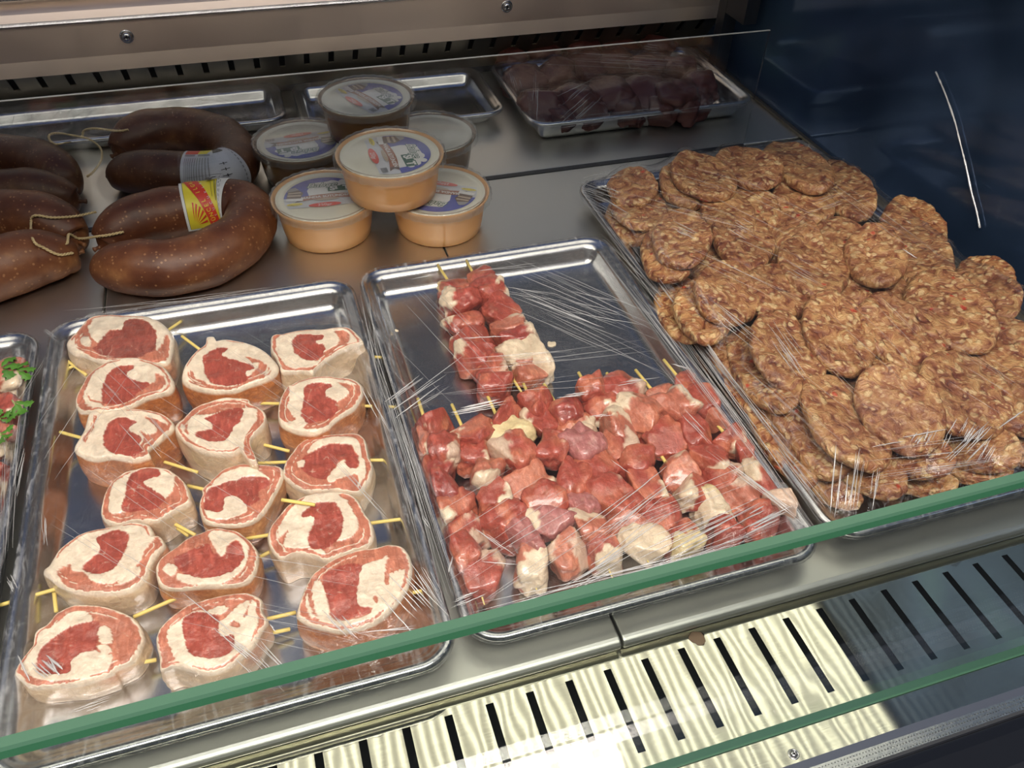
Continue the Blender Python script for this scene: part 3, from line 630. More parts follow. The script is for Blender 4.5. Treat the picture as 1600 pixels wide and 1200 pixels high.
for ri, (ox, oy, h, side, outl, layers, label, picks) in enumerate(ROLLS):
    zt = FLOORZ + h
    poly = smoothpoly(T(outl), 2); poly = poly * .15 + [ox, oy]
    c = poly.mean(0)
    # boundary by angle about the centre
    ang = np.linspace(0, 2 * np.pi, NA, endpoint=False); dirs = np.stack([np.cos(ang), np.sin(ang)], 1)
    A = poly - c; B = np.roll(poly, -1, 0) - c; R_ = np.zeros(NA)
    for i in range(len(A)):
        e = B[i] - A[i]; den = dirs[:, 0] * e[1] - dirs[:, 1] * e[0]
        with np.errstate(divide='ignore', invalid='ignore'):
            t = (A[i, 0] * e[1] - A[i, 1] * e[0]) / den; u = (A[i, 0] * dirs[:, 1] - A[i, 1] * dirs[:, 0]) / den
        ok = (t > 0) & (u >= -1e-6) & (u <= 1 + 1e-6) & np.isfinite(t); R_ = np.where(ok, np.maximum(R_, t), R_)
    rr = np.linspace(0, 1, NR) ** .8
    X = c[0] + dirs[None, :, 0] * R_[None] * rr[:, None]; Y = c[1] + dirs[None, :, 1] * R_[None] * rr[:, None]
    x, y = X.ravel(), Y.ravel(); q3 = np.stack([x * .16, y * .22, np.full_like(x, ri * 9.)], 1)
    jx = x + 1.3 * vnoise(q3, 3) + .7 * vnoise(q3 * 2.6, 4); jy = y + 1.0 * vnoise(q3, 5) + .6 * vnoise(q3 * 2.6, 6)
    bo = ri in (7, 9, 12, 13)
    col = np.tile(C_OUT if bo else C_FAT, (len(x), 1)); isfat = np.full(len(x), 0. if bo else 1.)
    for code, s in layers:
        pl = smoothpoly(T(s), 2) * .15 + [ox, oy]; k = inpoly(jx, jy, pl)
        col[k] = CC[code]; isfat[k] = 1. if code == 'C' else 0.
    # thin rolled layers close to the outline
    rrr = np.repeat(rr, NA) + .018 * vnoise(q3 * 1.4, 36); aa = np.stack([dirs[:, 0] * 1.6, dirs[:, 1] * 1.6, np.full(NA, ri * 3.3)], 1); pr_ = np.tile(vnoise(aa, 37), NR)
    k = (rrr > .885) & (rrr < .925 + .03 * pr_) & (isfat > .5) & (pr_ > -.25); col[k] = C_OUT * 1.05; isfat[k] = .3
    k = (rrr > .945) & (isfat < .5); col[k] = C_FAT * .95; isfat[k] = 1.
    k = (rrr > .80) & (rrr < .825 + .02 * pr_) & (isfat < .2) & (pr_ < .15) & (col[:, 1] > .12); col[k] = C_FAT; isfat[k] = 1.
    # marbling threads and tonal drift
    n1 = fbm(np.stack([x * .05, y * .07, x * 0 + ri], 1), 11, 3); n2 = vnoise(np.stack([x * .35, y * .5, x * 0 + ri], 1), 21)
    th = (1 - isfat) * np.clip(1 - np.abs(vnoise(np.stack([x * .09 + .03 * y, y * .16, x * 0 + ri * 3.], 1), 31)) * 26, 0, 1) * (vnoise(q3 * .5, 33) > .25)
    col = col * (1 + .14 * n1[:, None]) * (1 + .06 * n2[:, None]); col = col * (1 - .45 * th[:, None]) + C_FAT * .45 * th[:, None]
    edge = (np.repeat(rr, NA)) ** 30
    W = P(x, y, np.full_like(x, zt)); W[:, 2] += isfat * .0007 + .0006 * n1 - .0035 * edge + .0011 * vnoise(W * 90, 8)
    # side wall
    bnd = W[-NA:]; cw = W[:NA].mean(0); NS = 16; rows = []; cols = []
    for k in range(1, NS + 1):
        t = k / NS; z = (zt - .0035) * (1 - t) + FLOORZ * t
        s = 1 + .030 * math.sin(math.pi * min(1, t * 1.1)) - .05 * max(0, t - .75) * 4 * .3
        r = cw + (bnd - cw) * s; r[:, 2] = z
        nn = fbm(np.column_stack([r[:, :2] * 60, np.full(NA, t * 2.5 + ri)]), 41, 3)
        r[:, :2] += (r[:, :2] - cw[:2]) * (.018 * nn[:, None])
        rows.append(r)
        g = fbm(np.column_stack([r[:, :2] * 28, np.full(NA, t * .8 + ri * 5)]), 51, 2)
        if side == 'O': a = np.clip(.08 + g * .9, 0, .6)[:, None]; cs = np.array([.50, .175, .055]) * (1 - a) + np.array([.62, .36, .17]) * a
        else: a = np.clip(.05 + (g - .25) * 1.6, 0, .8)[:, None]; cs = np.array([.66, .50, .33]) * (1 - a) + np.array([.62, .27, .15]) * a
        cols.append(cs * (1 + .1 * nn[:, None]))
    V = np.vstack([W] + rows); Cc = np.vstack([col] + cols)
    Fq = grid_faces(NA, NR + NS, True)
    e = empty('rolled_meat_slice', (cw[0], cw[1], FLOORZ))
    mk('meat', V, Fq, MEAT, e, col=np.clip(Cc, 0, 1)); note('roll', V)
    for i, (a, b_) in enumerate(picks):
        zz = FLOORZ + h * (.5 if i == 0 else .35)
        pick(a[0], a[1], b_[0], b_[1], zz, zz - .002, e)
    if ri == 10:
        o = pick(440, 781, 492, 789, zt + .003, zt + .002, e, ext=0)
    tag(e, label, 'meat', 'rolled meat slices pinned with wooden picks')

# ------------------------------------------------------------------ cubes on skewers
def cube_sphere(n):
    g = np.tan(np.linspace(-np.pi / 4, np.pi / 4, n)); A, B = np.meshgrid(g, g); a, b_ = A.ravel(), B.ravel(); o = np.ones_like(a)
    V = np.vstack([np.stack(q, 1) for q in ((o, a, b_), (-o, -a, b_), (-a, o, b_), (a, -o, b_), (a, b_, o), (a, -b_, -o))])
    Fa = np.vstack([grid_faces(n, n) + k * n * n for k in range(6)])
    key = np.round(V, 6); u, inv = np.unique(key, axis=0, return_inverse=True)
    return u, inv.ravel()[Fa]
CS, CF = cube_sphere(15)
CBASE = dict(r=(.37, .074, .050), d=(.30, .052, .038), o=(.47, .155, .098), p=(.40, .15, .14), f=(.70, .58, .42), w=(.60, .44, .33), y=(.70, .58, .32))
def chunk(name, ctr, ax, ay, az, fwd, base, fats, seed, parent, boxy=.55, key='skew', mt=None):
    """ctr world centre, semi axes across / along / up; fats: list of (image angle deg, amount, code)"""
    fwd = np.array([fwd[0], fwd[1], 0.]); fwd /= np.linalg.norm(fwd); rt = np.array([fwd[1], -fwd[0], 0.]); up = np.array([0, 0, 1.])
    rg = np.random.default_rng(seed)
    th = rg.uniform(-.55, .55); rt, fwd = rt * math.cos(th) + fwd * math.sin(th), fwd * math.cos(th) - rt * math.sin(th)
    d = CS / np.linalg.norm(CS, axis=1)[:, None]; pw = boxy * 6 + 2
    r = 1 / (np.sum(np.abs(d) ** pw, 1)) ** (1 / pw)
    pos = d * r[:, None]
    n = fbm(d * 1.4 + seed * 3.1, seed, 3); n2 = fbm(d * 4 + seed, seed + 7, 2)
    pos = pos * (1 + .21 * n[:, None] + .06 * n2[:, None])
    for kk in range(3):                                   # flat knife cuts
        cn = rg.normal(size=3); cn /= np.linalg.norm(cn); sd_c = pos @ cn; lim = rg.uniform(.62, .80); pos = pos - np.maximum(sd_c - lim, 0)[:, None] * .8 * cn
    W = pos[:, 0:1] * ax * rt + pos[:, 1:2] * ay * fwd + pos[:, 2:3] * az * up
    lift = 0
    W = W + ctr; W[:, 2] = np.maximum(W[:, 2], FLOORZ + .0004 + .0006 * (1 + n2))
    if key == 'skew': x0_, x1_, y0_, y1_ = TR['skew']; lo = x0_ + .016 - W[:, 2] * .25; hi = x1_ - .016 + W[:, 2] * .25; W[:, 0] = np.where(W[:, 0] < lo, lo + (W[:, 0] - lo) * .3, W[:, 0]); W[:, 0] = np.where(W[:, 0] > hi, hi + (W[:, 0] - hi) * .3, W[:, 0]); lo = y0_ + .020 - W[:, 2] * .25; W[:, 1] = np.where(W[:, 1] < lo, lo + (W[:, 1] - lo) * .3, W[:, 1])
    dw = (W - ctr) / np.array([max(ax, ay)] * 3)
    c = np.tile(CBASE[base], (len(W), 1)) * (1 + .12 * n[:, None] + .05 * n2[:, None])
    # muscle tone drifting towards orange on one side
    g = np.clip(fbm(d * 1.1 + seed * 1.7, seed + 3, 2) * 1.1, 0, .7)[:, None]
    if base in 'rdo': c = c * (1 - g) + np.array([.58, .20, .11]) * g
    for (a, am, cd_) in fats:
        v = np.array([math.cos(math.radians(a)), -math.sin(math.radians(a)), .45 if am < .9 else 0]); v /= np.linalg.norm(v)
        s = dw @ v + .30 * fbm(dw * 2.4 + seed * 5, seed + 9, 2)
        k = np.clip((s - (1.08 - am * 1.45)) * 14, 0, 1)[:, None]
        c = c * (1 - k) + np.array(CBASE[cd_]) * k * (1 + .08 * n2[:, None]); W = W + (W - ctr) * (.05 * k)
    vein = np.clip(1 - np.abs(vnoise(dw * 2.3 + seed, seed + 5)) * 22, 0, 1) * (vnoise(dw * 1.1 + seed, seed + 6) > .1)
    c = c * (1 - .35 * vein[:, None]) + np.array([.62, .40, .28]) * .35 * vein[:, None]
    o = mk(name, W, CF, mt or MEAT, parent, col=np.clip(c, 0, 1)); note(key, W); return o
# (px, py, width px, height px, colour, fat patches)
f_ = lambda a, m=.3, c='f': (a, m, c)
SK = [
 ('leftmost skewer of the lower row, with ragged red cubes', (653, 623), (666, 655), (757, 945),
  [(675, 664, 54, 44, 'r', [f_(180, .12)]), (668, 694, 48, 44, 'o', [f_(60, .25)]), (694, 712, 50, 40, 'r', [f_(40, .2, 'w')]), (682, 738, 78, 38, 'd', [f_(-30, .3)]), (692, 766, 52, 40, 'd', []), (705, 800, 72, 46, 'r', [f_(100, .2)]), (716, 836, 76, 46, 'r', [f_(10, .25, 'w')]), (724, 872, 76, 46, 'r', [f_(0, .22, 'w')]), (752, 904, 78, 44, 'r', [f_(-30, .2, 'w')])]),
 ('second skewer from the left in the lower row, square white front cube', (706, 632), (717, 656), (839, 922),
  [(738, 678, 68, 54, 'r', [f_(190, .22)]), (744, 712, 68, 48, 'r', [f_(15, .25)]), (764, 747, 56, 38, 'o', [f_(85, .3)]), (776, 779, 58, 46, 'r', [f_(60, .28)]), (796, 822, 72, 54, 'r', [f_(100, .1)]), (822, 854, 46, 46, 'p', []), (832, 884, 52, 48, 'o', [f_(80, .62)])]),
 ('third skewer from the left in the lower row, wide yellowish fat piece', (757, 608), (774, 642), (890, 905),
  [(790, 650, 60, 38, 'r', [f_(20, .2, 'w')]), (800, 684, 62, 42, 'y', []), (803, 716, 60, 46, 'r', [f_(190, .4, 'w')]), (826, 762, 72, 46, 'o', [f_(40, .25)]), (848, 790, 66, 46, 'r', []), (858, 818, 62, 48, 'p', [f_(190, .22)]), (884, 868, 58, 54, 'o', [f_(20, .4, 'w'), f_(200, .2, 'w')])]),
 ('fourth skewer from the left in the lower row, narrow red cubes', (818, 600), (825, 622), (958, 905),
  [(842, 634, 48, 46, 'r', []), (848, 664, 58, 44, 'r', [f_(200, .22)]), (868, 702, 56, 50, 'r', [f_(10, .25)]), (896, 752, 54, 56, 'r', []), (905, 792, 50, 46, 'p', []), (922, 828, 56, 46, 'o', [f_(-90, .5)]), (948, 868, 56, 46, 'r', [f_(80, .5)])]),
 ('fifth skewer from the left in the lower row, large cream block in front', (850, 600), (869, 630), (1014, 880),
  [(890, 646, 60, 40, 'd', []), (898, 672, 62, 34, 'o', [f_(60, .4)]), (908, 702, 54, 44, 'p', []), (925, 738, 66, 48, 'r', []), (962, 782, 84, 58, 'r', [f_(-20, .22, 'w')]), (982, 820, 76, 40, 'o', [f_(90, .15)]), (1003, 852, 66, 50, 'f', [])]),
 ('sixth skewer from the left in the lower row, pale grey fat near middle', (904, 582), (914, 598), (1070, 880),
  [(926, 608, 58, 40, 'r', []), (940, 638, 56, 42, 'r', [f_(70, .3)]), (962, 672, 54, 40, 'o', [f_(-60, .4)]), (962, 700, 56, 40, 'd', [f_(30, .35, 'w')]), (990, 730, 68, 50, 'r', []), (1014, 768, 60, 46, 'r', [f_(40, .25)]), (1040, 812, 60, 58, 'r', []), (1064, 850, 58, 38, 'r', [f_(80, .5, 'y')])]),
 ('seventh skewer from the left in the lower row, white fat arc midway', (948, 583), (957, 597), (1128, 856),
  [(968, 608, 62, 48, 'r', [f_(10, .18, 'w')]), (994, 650, 62, 48, 'o', [f_(-130, .42)]), (1034, 688, 70, 48, 'r', []), (1064, 738, 62, 48, 'o', [f_(-90, .34)]), (1082, 772, 62, 38, 'r', [f_(190, .5)]), (1112, 806, 52, 50, 'f', [f_(-90, .1, 'y')]), (1130, 838, 48, 34, 'r', [])]),
 ('eighth skewer from the left in the lower row, pale meat near its middle', (993, 578), (1017, 607), (1215, 850),
  [(1030, 614, 48, 32, 'o', []), (1052, 642, 60, 42, 'o', [f_(-20, .25)]), (1076, 684, 60, 48, 'r', []), (1106, 722, 60, 48, 'r', [f_(100, .1)]), (1132, 752, 58, 42, 'r', [f_(20, .3, 'w')]), (1150, 786, 66, 46, 'o', [f_(-60, .3, 'w')]), (1184, 820, 72, 42, 'r', [])]),
 ('rightmost skewer of the lower row, beside the patty tray', (1037, 562), (1056, 588), (1254, 826),
  [(1072, 601, 52, 36, 'r', []), (1098, 628, 60, 42, 'r', [f_(-10, .15)]), (1128, 658, 60, 42, 'o', [f_(-20, .2, 'y')]), (1146, 688, 64, 38, 'r', [f_(70, .28)]), (1168, 712, 54, 42, 'r', [f_(100, .15)]), (1200, 750, 70, 58, 'r', [f_(200, .3)]), (1226, 790, 50, 46, 'w', [])]),
 ('left skewer of the upper pair', (684, 414), (694, 434), (825, 628),
  [(708, 448, 54, 40, 'd', [f_(190, .2, 'y')]), (722, 478, 58, 38, 'r', [f_(190, .16)]), (724, 508, 56, 36, 'r', [f_(190, .16)]), (738, 534, 60, 38, 'r', [f_(190, .15)]), (744, 560, 66, 40, 'r', [f_(190, .1)]), (764, 582, 60, 38, 'r', [f_(10, .15, 'w')]), (772, 604, 56, 36, 'r', [])]),
 ('right skewer of the upper pair, lumpy white fat at its front end', (727, 404), (736, 422), (834, 602),
  [(752, 438, 54, 34, 'r', [f_(-100, .2, 'w')]), (764, 460, 56, 36, 'r', [f_(20, .25)]), (780, 492, 58, 46, 'r', []), (795, 516, 56, 34, 'o', [f_(-60, .25)]), (804, 536, 60, 34, 'd', [f_(0, .2)]), (812, 562, 50, 44, 'f', [f_(90, .15, 'o')]), (836, 560, 34, 52, 'f', []), (826, 586, 48, 32, 'o', [f_(-90, .3)])]),
]
sd = 100
for si, (lab, s0, s1, s2, ch) in enumerate(SK):
    a = P(s0[0], s0[1], .020); z2 = P(s2[0], s2[1], .014); up_ = si in (4, 6, 8)
    e = empty('meat_skewer', (a[0] * .5 + z2[0] * .5, a[1] * .5 + z2[1] * .5, FLOORZ))
    fw = (a - z2)
    pts = np.linspace(0, 1, 10)[:, None] * (z2 - a) + a; rad = np.full(10, .0014); rad[-1] = .0004; rad[-2] = .0013
    v, f = tube(pts, rad, 10); mk('wooden_stick', v, f, WOOD, e)
    for ci, (x, y, wp, hp, base, fats) in enumerate(ch):
        sd += 1; az = .0135 + .0018 * math.sin(sd * 2.7)
        y = y + (5 if ci == 0 else 0); rgc = np.random.default_rng(sd); c = P(x, y, FLOORZ + az); sc = (P(x + 10, y, c[2]) - P(x, y, c[2])); pxm = np.linalg.norm(sc) / 10
        ax = wp * .5 * pxm * rgc.uniform(.92, 1.1); ay = hp * .5 * pxm * (1.1 if ci == 0 else 1.42) * rgc.uniform(.95, 1.15)
        chunk('fat_cube' if base in 'fyw' else 'meat_cube', c, ax, ay, az, fw, base, fats, sd, e, boxy=.34)
    tag(e, lab, 'skewer', 'raw meat skewers on the middle tray')

# ------------------------------------------------------------------ patties
# centre px, semi axes px, angle, height of the top, slope of the top along px x and y (m per px)
PT = [
 (1000, 318, 46, 34, 20, .040), (985, 340, 42, 32, 30, .030), (990, 288, 40, 27, 5, .050), (1075, 282, 46, 36, 25, .052), (1100, 271, 56, 32, 24, .064), (1172, 256, 56, 30, 14, .064), (1250, 254, 60, 32, 26, .062), (1325, 292, 56, 36, 38, .050),
 (1258, 308, 54, 32, 20, .052), (1140, 330, 46, 36, 35, .053), (1178, 322, 46, 34, 30, .047), (1045, 390, 46, 44, 30, .050), (1067, 368, 48, 47, 20, .062), (1165, 368, 54, 42, 30, .054), (1070, 478, 55, 44, 50, .032), (1103, 478, 52, 46, 50, .048), (1137, 450, 54, 48, 35, .061),
 (1215, 452, 54, 42, 30, .054), (1275, 408, 62, 46, 35, .057), (1240, 372, 55, 40, 30, .049), (1318, 378, 50, 40, 30, .050), (1430, 352, 58, 44, 40, .046), (1440, 400, 60, 44, 35, .050), (1370, 395, 55, 46, 40, .064),
 (1545, 448, 62, 46, 40, .050), (1490, 482, 84, 54, 34, .063), (1165, 592, 86, 34, 54, .028), (1192, 572, 78, 42, 50, .043), (1233, 545, 72, 48, 48, .060), (1312, 516, 72, 48, 55, .066), (1412, 522, 84, 46, 40, .062), (1372, 560, 70, 44, 40, .050),
 (1575, 555, 76, 60, 35, .054), (1225, 680, 92, 34, 52, .026), (1268, 668, 90, 42, 50, .040), (1325, 655, 92, 50, 46, .055), (1440, 742, 62, 22, 12, .020), (1520, 722, 66, 24, 8, .026), (1430, 700, 70, 34, 18, .040), (1530, 690, 76, 36, 10, .042), (1610, 680, 70, 40, 5, .040),
 (1412, 632, 84, 56, 44, .065), (1512, 612, 84, 56, 36, .062), (1610, 622, 70, 50, 20, .060),
 (1120, 400, 60, 46, 30, .036), (1210, 410, 60, 46, 30, .038), (1310, 450, 60, 46, 30, .040), (1400, 460, 60, 46, 35, .042), (1480, 540, 70, 50, 35, .042), (1260, 490, 64, 46, 40, .040), (1340, 580, 70, 50, 40, .040), (1450, 600, 70, 50, 35, .042), (1080, 320, 54, 34, 25, .036), (1200, 300, 60, 34, 25, .036),
 (1640, 560, 60, 50, 30, .046), (1120, 545, 60, 26, 54, .022), (1290, 745, 70, 24, 32, .016), (1350, 720, 80, 34, 30, .030),
]
ordn = ['first', 'second', 'third', 'fourth', 'fifth', 'sixth', 'seventh', 'eighth', 'ninth', 'tenth', 'eleventh', 'twelfth']
rows_ = {}
for i, q in enumerate(PT): rows_.setdefault(int((q[1] - 250) // 72) , []).append(i)
PLAB = {}
for r, (k, ids) in enumerate(sorted(rows_.items())):
    for c, i in enumerate(sorted(ids, key=lambda j: PT[j][0])):
        lv = 'top-layer' if PT[i][5] > .052 else ('half-covered' if PT[i][5] > .035 else 'bottom-layer')
        PLAB[i] = '%s minced meat patty, %s from the left in the %s row from the back' % (lv, ordn[c], ordn[r])
for i, (cx, cy, a, b_, ang, zt) in enumerate(PT):
    zt = zt * .93 + .002
    th = math.radians(ang); NAp, nr = 96, 20
    t = np.linspace(0, 2 * np.pi, NAp, endpoint=False)
    wob = 1 + .065 * vnoise(np.stack([np.cos(t) * 1.5 + i, np.sin(t) * 1.5, t * 0], 1), 61) + .02 * vnoise(np.stack([np.cos(t) * 5 + i, np.sin(t) * 5, t * 0], 1), 62)
    ex = a * np.cos(t) * wob; ey = b_ * np.sin(t) * wob
    bx = cx + ex * math.cos(th) - ey * math.sin(th); by = cy + ex * math.sin(th) + ey * math.cos(th)
    rg = np.random.default_rng(900 + i); gx, gy = rg.uniform(-1e-4, 1e-4), rg.uniform(-6e-5, 1.4e-4)
    if zt < .05: gx += 1.2e-4
    zb = zt + gx * (bx - cx) + gy * (by - cy) * -1
    Wb = P(bx, by, zb); cw = P(cx, cy, zt)
    thick = .0105; rows = []
    prof = [(u, 0) for u in np.linspace(0, .90, 15)] + [(.955, -.0009), (.985, -.0026), (1., -.0052), (.99, -.0078), (.95, -.0097), (.85, -.0105), (.5, -.0105), (0, -.0105)]
    for s, dz in prof:
        r = cw + (Wb - cw) * s; r = r.copy(); r[:, 2] += dz
        rows.append(r)
    V = np.vstack(rows); nn = fbm(V * 75 + i * 3, 71, 3); n5 = vnoise(V * 260 + i, 75); n6 = vnoise(V * 28 + i, 76)
    V[:, 2] += .0016 * nn + .0007 * n5 + .0022 * n6; rad = (V[:, :2] - cw[:2]); V[:, :2] += rad * (.020 * nn + .008 * n5)[:, None]
    V[:, 2] = np.maximum(V[:, 2], FLOORZ + .0003)
    o = mk('meat_patty', V, grid_faces(NAp, len(prof), True), PATTY, origin=(cw[0], cw[1], max(FLOORZ, zt - .012)))
    tag(o, PLAB[i], 'patty', 'minced meat patties piled on the right tray'); note('patty', V)

# ------------------------------------------------------------------ sausages
def sausage(pts, r, mat_, label, tip=(.35, .35), parts=None, zoff=0., n=150):
    pts = [tuple(q) + (r,) if len(q) == 2 else q for q in pts]
    c3 = np.array([P(x, y, z) for x, y, z in pts]); c = catmull(c3, n)
    L = np.concatenate([[0], np.cumsum(np.linalg.norm(np.diff(c, axis=0), axis=1))]); L1 = L[-1]
    def tp(d, k): 
        u = np.clip(d / (r * 1.9), 0, 1); return .14 + .86 * np.sqrt(1 - (1 - u) ** 2)
    rad = r * tp(L, 0) * tp(L1 - L, 1) * (1 + .03 * vnoise(np.stack([L * 30, L * 0, L * 0], 1), 81))
    c[:, 2] = c[:, 2] - r + np.maximum(rad, r * .55)
    v, f = tube(c, rad, 44)
    nn = fbm(v * 45, 83, 3); ctr = np.vstack([np.repeat(c, 44, 0), c[0], c[-1]]); v = v + (v - ctr) * (.03 * nn)[:, None]
    v[:, 2] = np.maximum(v[:, 2], .0006)
    SVL.append(v)
    e = empty('ring_sausage', tuple(c.mean(0)[:2]) + (.0004,))
    mk('sausage_body', v, f, mat_, e)
    for q in (0, -1):
        d = c[q] - c[1 if q == 0 else -2]; d /= np.linalg.norm(d)
        k = np.array([c[q] + d * s for s in (-.002, .002, .005, .008)]); vv, ff = tube(k, [rad[0] * .9, .0022, .0018, .0028], 12)
        mk('tied_end', vv, ff, mat_, e)
    tag(e, label, 'sausage', 'ring sausages on the left of the deck'); return e, c, rad
def onskin(x, y, z):
    q = (SV_ - CAM) @ ROT; u = 800 + F * q[:, 0] / -q[:, 2]; v = 600 - F * q[:, 1] / -q[:, 2]
    k = np.where(np.hypot(u - x, v - y) < 4.5)[0]; p = P(x, y, z)
    if len(k) == 0: return p
    b_ = SV_[k[np.argmin(-q[k, 2])]]; dcam = CAM - b_; return b_ + dcam / np.linalg.norm(dcam) * .0030
def twine(pts, parent, name='twine', rr=.0011, n=120):
    c = catmull(np.array([onskin(x, y, z) for x, y, z in pts]), n); t, s, u = frames(c); 
    L = np.concatenate([[0], np.cumsum(np.linalg.norm(np.diff(c, axis=0), axis=1))]); ph = L / .0035 * math.pi
    V = []; Fc = []
    for k in (0, math.pi):
        cc = c + rr * .6 * (np.cos(ph + k)[:, None] * s + np.sin(ph + k)[:, None] * u); v, f = tube(cc, [rr * .75] * n, 6)
        b0 = sum(len(x) for x in V); V.append(v); Fc += [tuple(b0 + i for i in q) for q in f]
    return mk(name, np.vstack(V), Fc, TWINE, parent)
RS = .0272; SVL = []
s1, c1, r1 = sausage([(150, 405), (175, 412), (215, 418), (265, 418), (320, 406), (364, 382), (390, 352), (388, 330), (360, 322), (310, 327), (260, 335), (210, 347), (172, 360), (152, 369)], RS, SAUS, 'reddish-brown ring sausage in front with red and yellow paper label')
s2, c2, r2 = sausage([(172, 262), (205, 268), (250, 272), (300, 274), (345, 274), (368, 258), (368, 236), (345, 216), (310, 206), (270, 203), (230, 207), (195, 218), (178, 226)], .0262, SAUS_SHADED, 'shade-darkened ring sausage behind the divider with grey-white label')
s3, c3_, r3 = sausage([(118, 300), (80, 300), (30, 300), (-30, 304), (-90, 296), (-95, 265), (-40, 246), (20, 246), (70, 258), (112, 282)], .0255, SAUS_SHADED, 'shade-darkened ring sausage at the far left behind the divider')
s4, c4, r4 = sausage([(112, 380), (85, 392), (50, 402), (0, 420), (-60, 436), (-120, 420), (-130, 380), (-60, 350), (0, 342), (50, 343), (90, 350), (118, 362)], .0290, SAUS, 'reddish-brown ring sausage cut off by the left edge in front')
SV_ = np.vstack(SVL)
twine([(150, 331, .034), (120, 336, .042), (85, 337, .046), (58, 340, .044), (48, 352, .040), (53, 372, .038), (72, 388, .034), (95, 395, .030), (116, 396, .030)], s4)
twine([(108, 382, .026), (106, 374, .032), (112, 368, .036), (128, 370, .038), (150, 370, .040), (175, 369, .042), (195, 362, .044)], s1)
twine([(110, 222, .030), (88, 222, .030), (76, 213, .032), (88, 208, .034), (115, 212, .036), (140, 218, .036), (157, 232, .036), (158, 250, .034), (146, 268, .032), (136, 276, .030)], s3)
twine([(128, 216, .028), (132, 204, .036), (150, 201, .046), (180, 203, .052), (204, 203, .054)], s2)

def refine(V, Fc, maxlen):
    """split long edges of a triangle list"""
    V = [np.array(v, float) for v in V]; T_ = [tuple(f) for f in Fc]
    for _ in range(12):
        cache = {}; out = []; done = True
        def mid(i, j):
            k = (min(i, j), max(i, j))
            if k not in cache: cache[k] = len(V); V.append((V[i] + V[j]) / 2)
            return cache[k]
        for (a, b, c) in T_:
            l = [np.linalg.norm(V[a] - V[b]), np.linalg.norm(V[b] - V[c]), np.linalg.norm(V[c] - V[a])]
            m = max(l)
            if m <= maxlen: out.append((a, b, c)); continue
            done = False
            # split every long edge by its own length, so neighbours agree
            s = [x > maxlen for x in l]
            ab = mid(a, b) if s[0] else None; bc = mid(b, c) if s[1] else None; ca = mid(c, a) if s[2] else None
            k = sum(s)
            if k == 3: out += [(a, ab, ca), (ab, b, bc), (ca, bc, c), (ab, bc, ca)]
            elif k == 2:
                if ab is None: out += [(a, b, bc), (a, bc, ca), (ca, bc, c)]
                elif bc is None: out += [(a, ab, ca), (ab, b, c), (ab, c, ca)]
                else: out += [(a, ab, c), (ab, b, bc), (ab, bc, c)]
            else:
                if ab is not None: out += [(a, ab, c), (ab, b, c)]
                elif bc is not None: out += [(a, b, bc), (a, bc, c)]
                else: out += [(a, b, ca), (b, c, ca)]
        T_ = out
        if done: break
    return np.array(V), T_
def text_mesh(s, size, shear=0., bold=0.):
    cu = bpy.data.curves.new('t', 'FONT'); cu.body = s; cu.size = size; cu.align_x = 'CENTER'; cu.align_y = 'CENTER'; cu.shear = shear; cu.offset = bold; cu.resolution_u = 3
    o = bpy.data.objects.new('t', cu); COL.objects.link(o); bpy.context.view_layer.update()
    me = bpy.data.meshes.new_from_object(o.evaluated_get(bpy.context.evaluated_depsgraph_get()))
    me.calc_loop_triangles()
    V = np.array([v.co[:2] for v in me.vertices]).reshape(-1, 2); T_ = [tuple(t.vertices) for t in me.loop_triangles]
    bpy.data.objects.remove(o); bpy.data.curves.remove(cu); bpy.data.meshes.remove(me)
    return V, T_
def poly_mesh(p):
    p = list(p); t = tessellate_polygon([[Vector((x, y, 0)) for x, y in p]]); return np.array(p, float), [tuple(q) for q in t]
class Label:
    """flat print built as thin layers, later laid on a surface by a mapping (u, v, lift) -> world"""
    def __init__(s): s.items = []
    def poly(s, p, ink): V, F_ = poly_mesh(p); s.items.append((V, F_, ink)); return s
    def rect(s, x0, x1, y0, y1, ink): return s.poly([(x0, y0), (x1, y0), (x1, y1), (x0, y1)], ink)
    def ell(s, cx, cy, a, b, ink, rot=0, n=24):
        t = np.linspace(0, 2 * np.pi, n, endpoint=False); c, si = math.cos(rot), math.sin(rot)
        return s.poly([(cx + a * math.cos(q) * c - b * math.sin(q) * si, cy + a * math.cos(q) * si + b * math.sin(q) * c) for q in t], ink)
    def text(s, t, x, y, size, ink, rot=0, shear=0., sx=1., bold=0., flip=False):
        V, F_ = text_mesh(t, size, shear, bold)
        if len(V) == 0: return s
        if flip: V = V * [1, -1]
        c, si = math.cos(rot), math.sin(rot); V = V * [sx, 1]; V = np.stack([x + V[:, 0] * c - V[:, 1] * si, y + V[:, 0] * si + V[:, 1] * c], 1)
        s.items.append((V, F_, ink)); return s
    def build(s, name, mapper, parent, maxlen, lift0, dl):
        inks = sorted({i for _, _, i in s.items}); V = []; Fc = []; M = []; b0 = 0
        for k, (v, f, ink) in enumerate(s.items):
            v, f = refine(v, f, maxlen); w_ = mapper(v, lift0 + dl * k); V.append(w_); Fc += [tuple(b0 + i for i in q) for q in f]; M += [inks.index(ink)] * len(f); b0 += len(v)
        return mk(name, np.vstack(V), Fc, [INK[i] for i in inks], parent, smooth=False, midx=M)
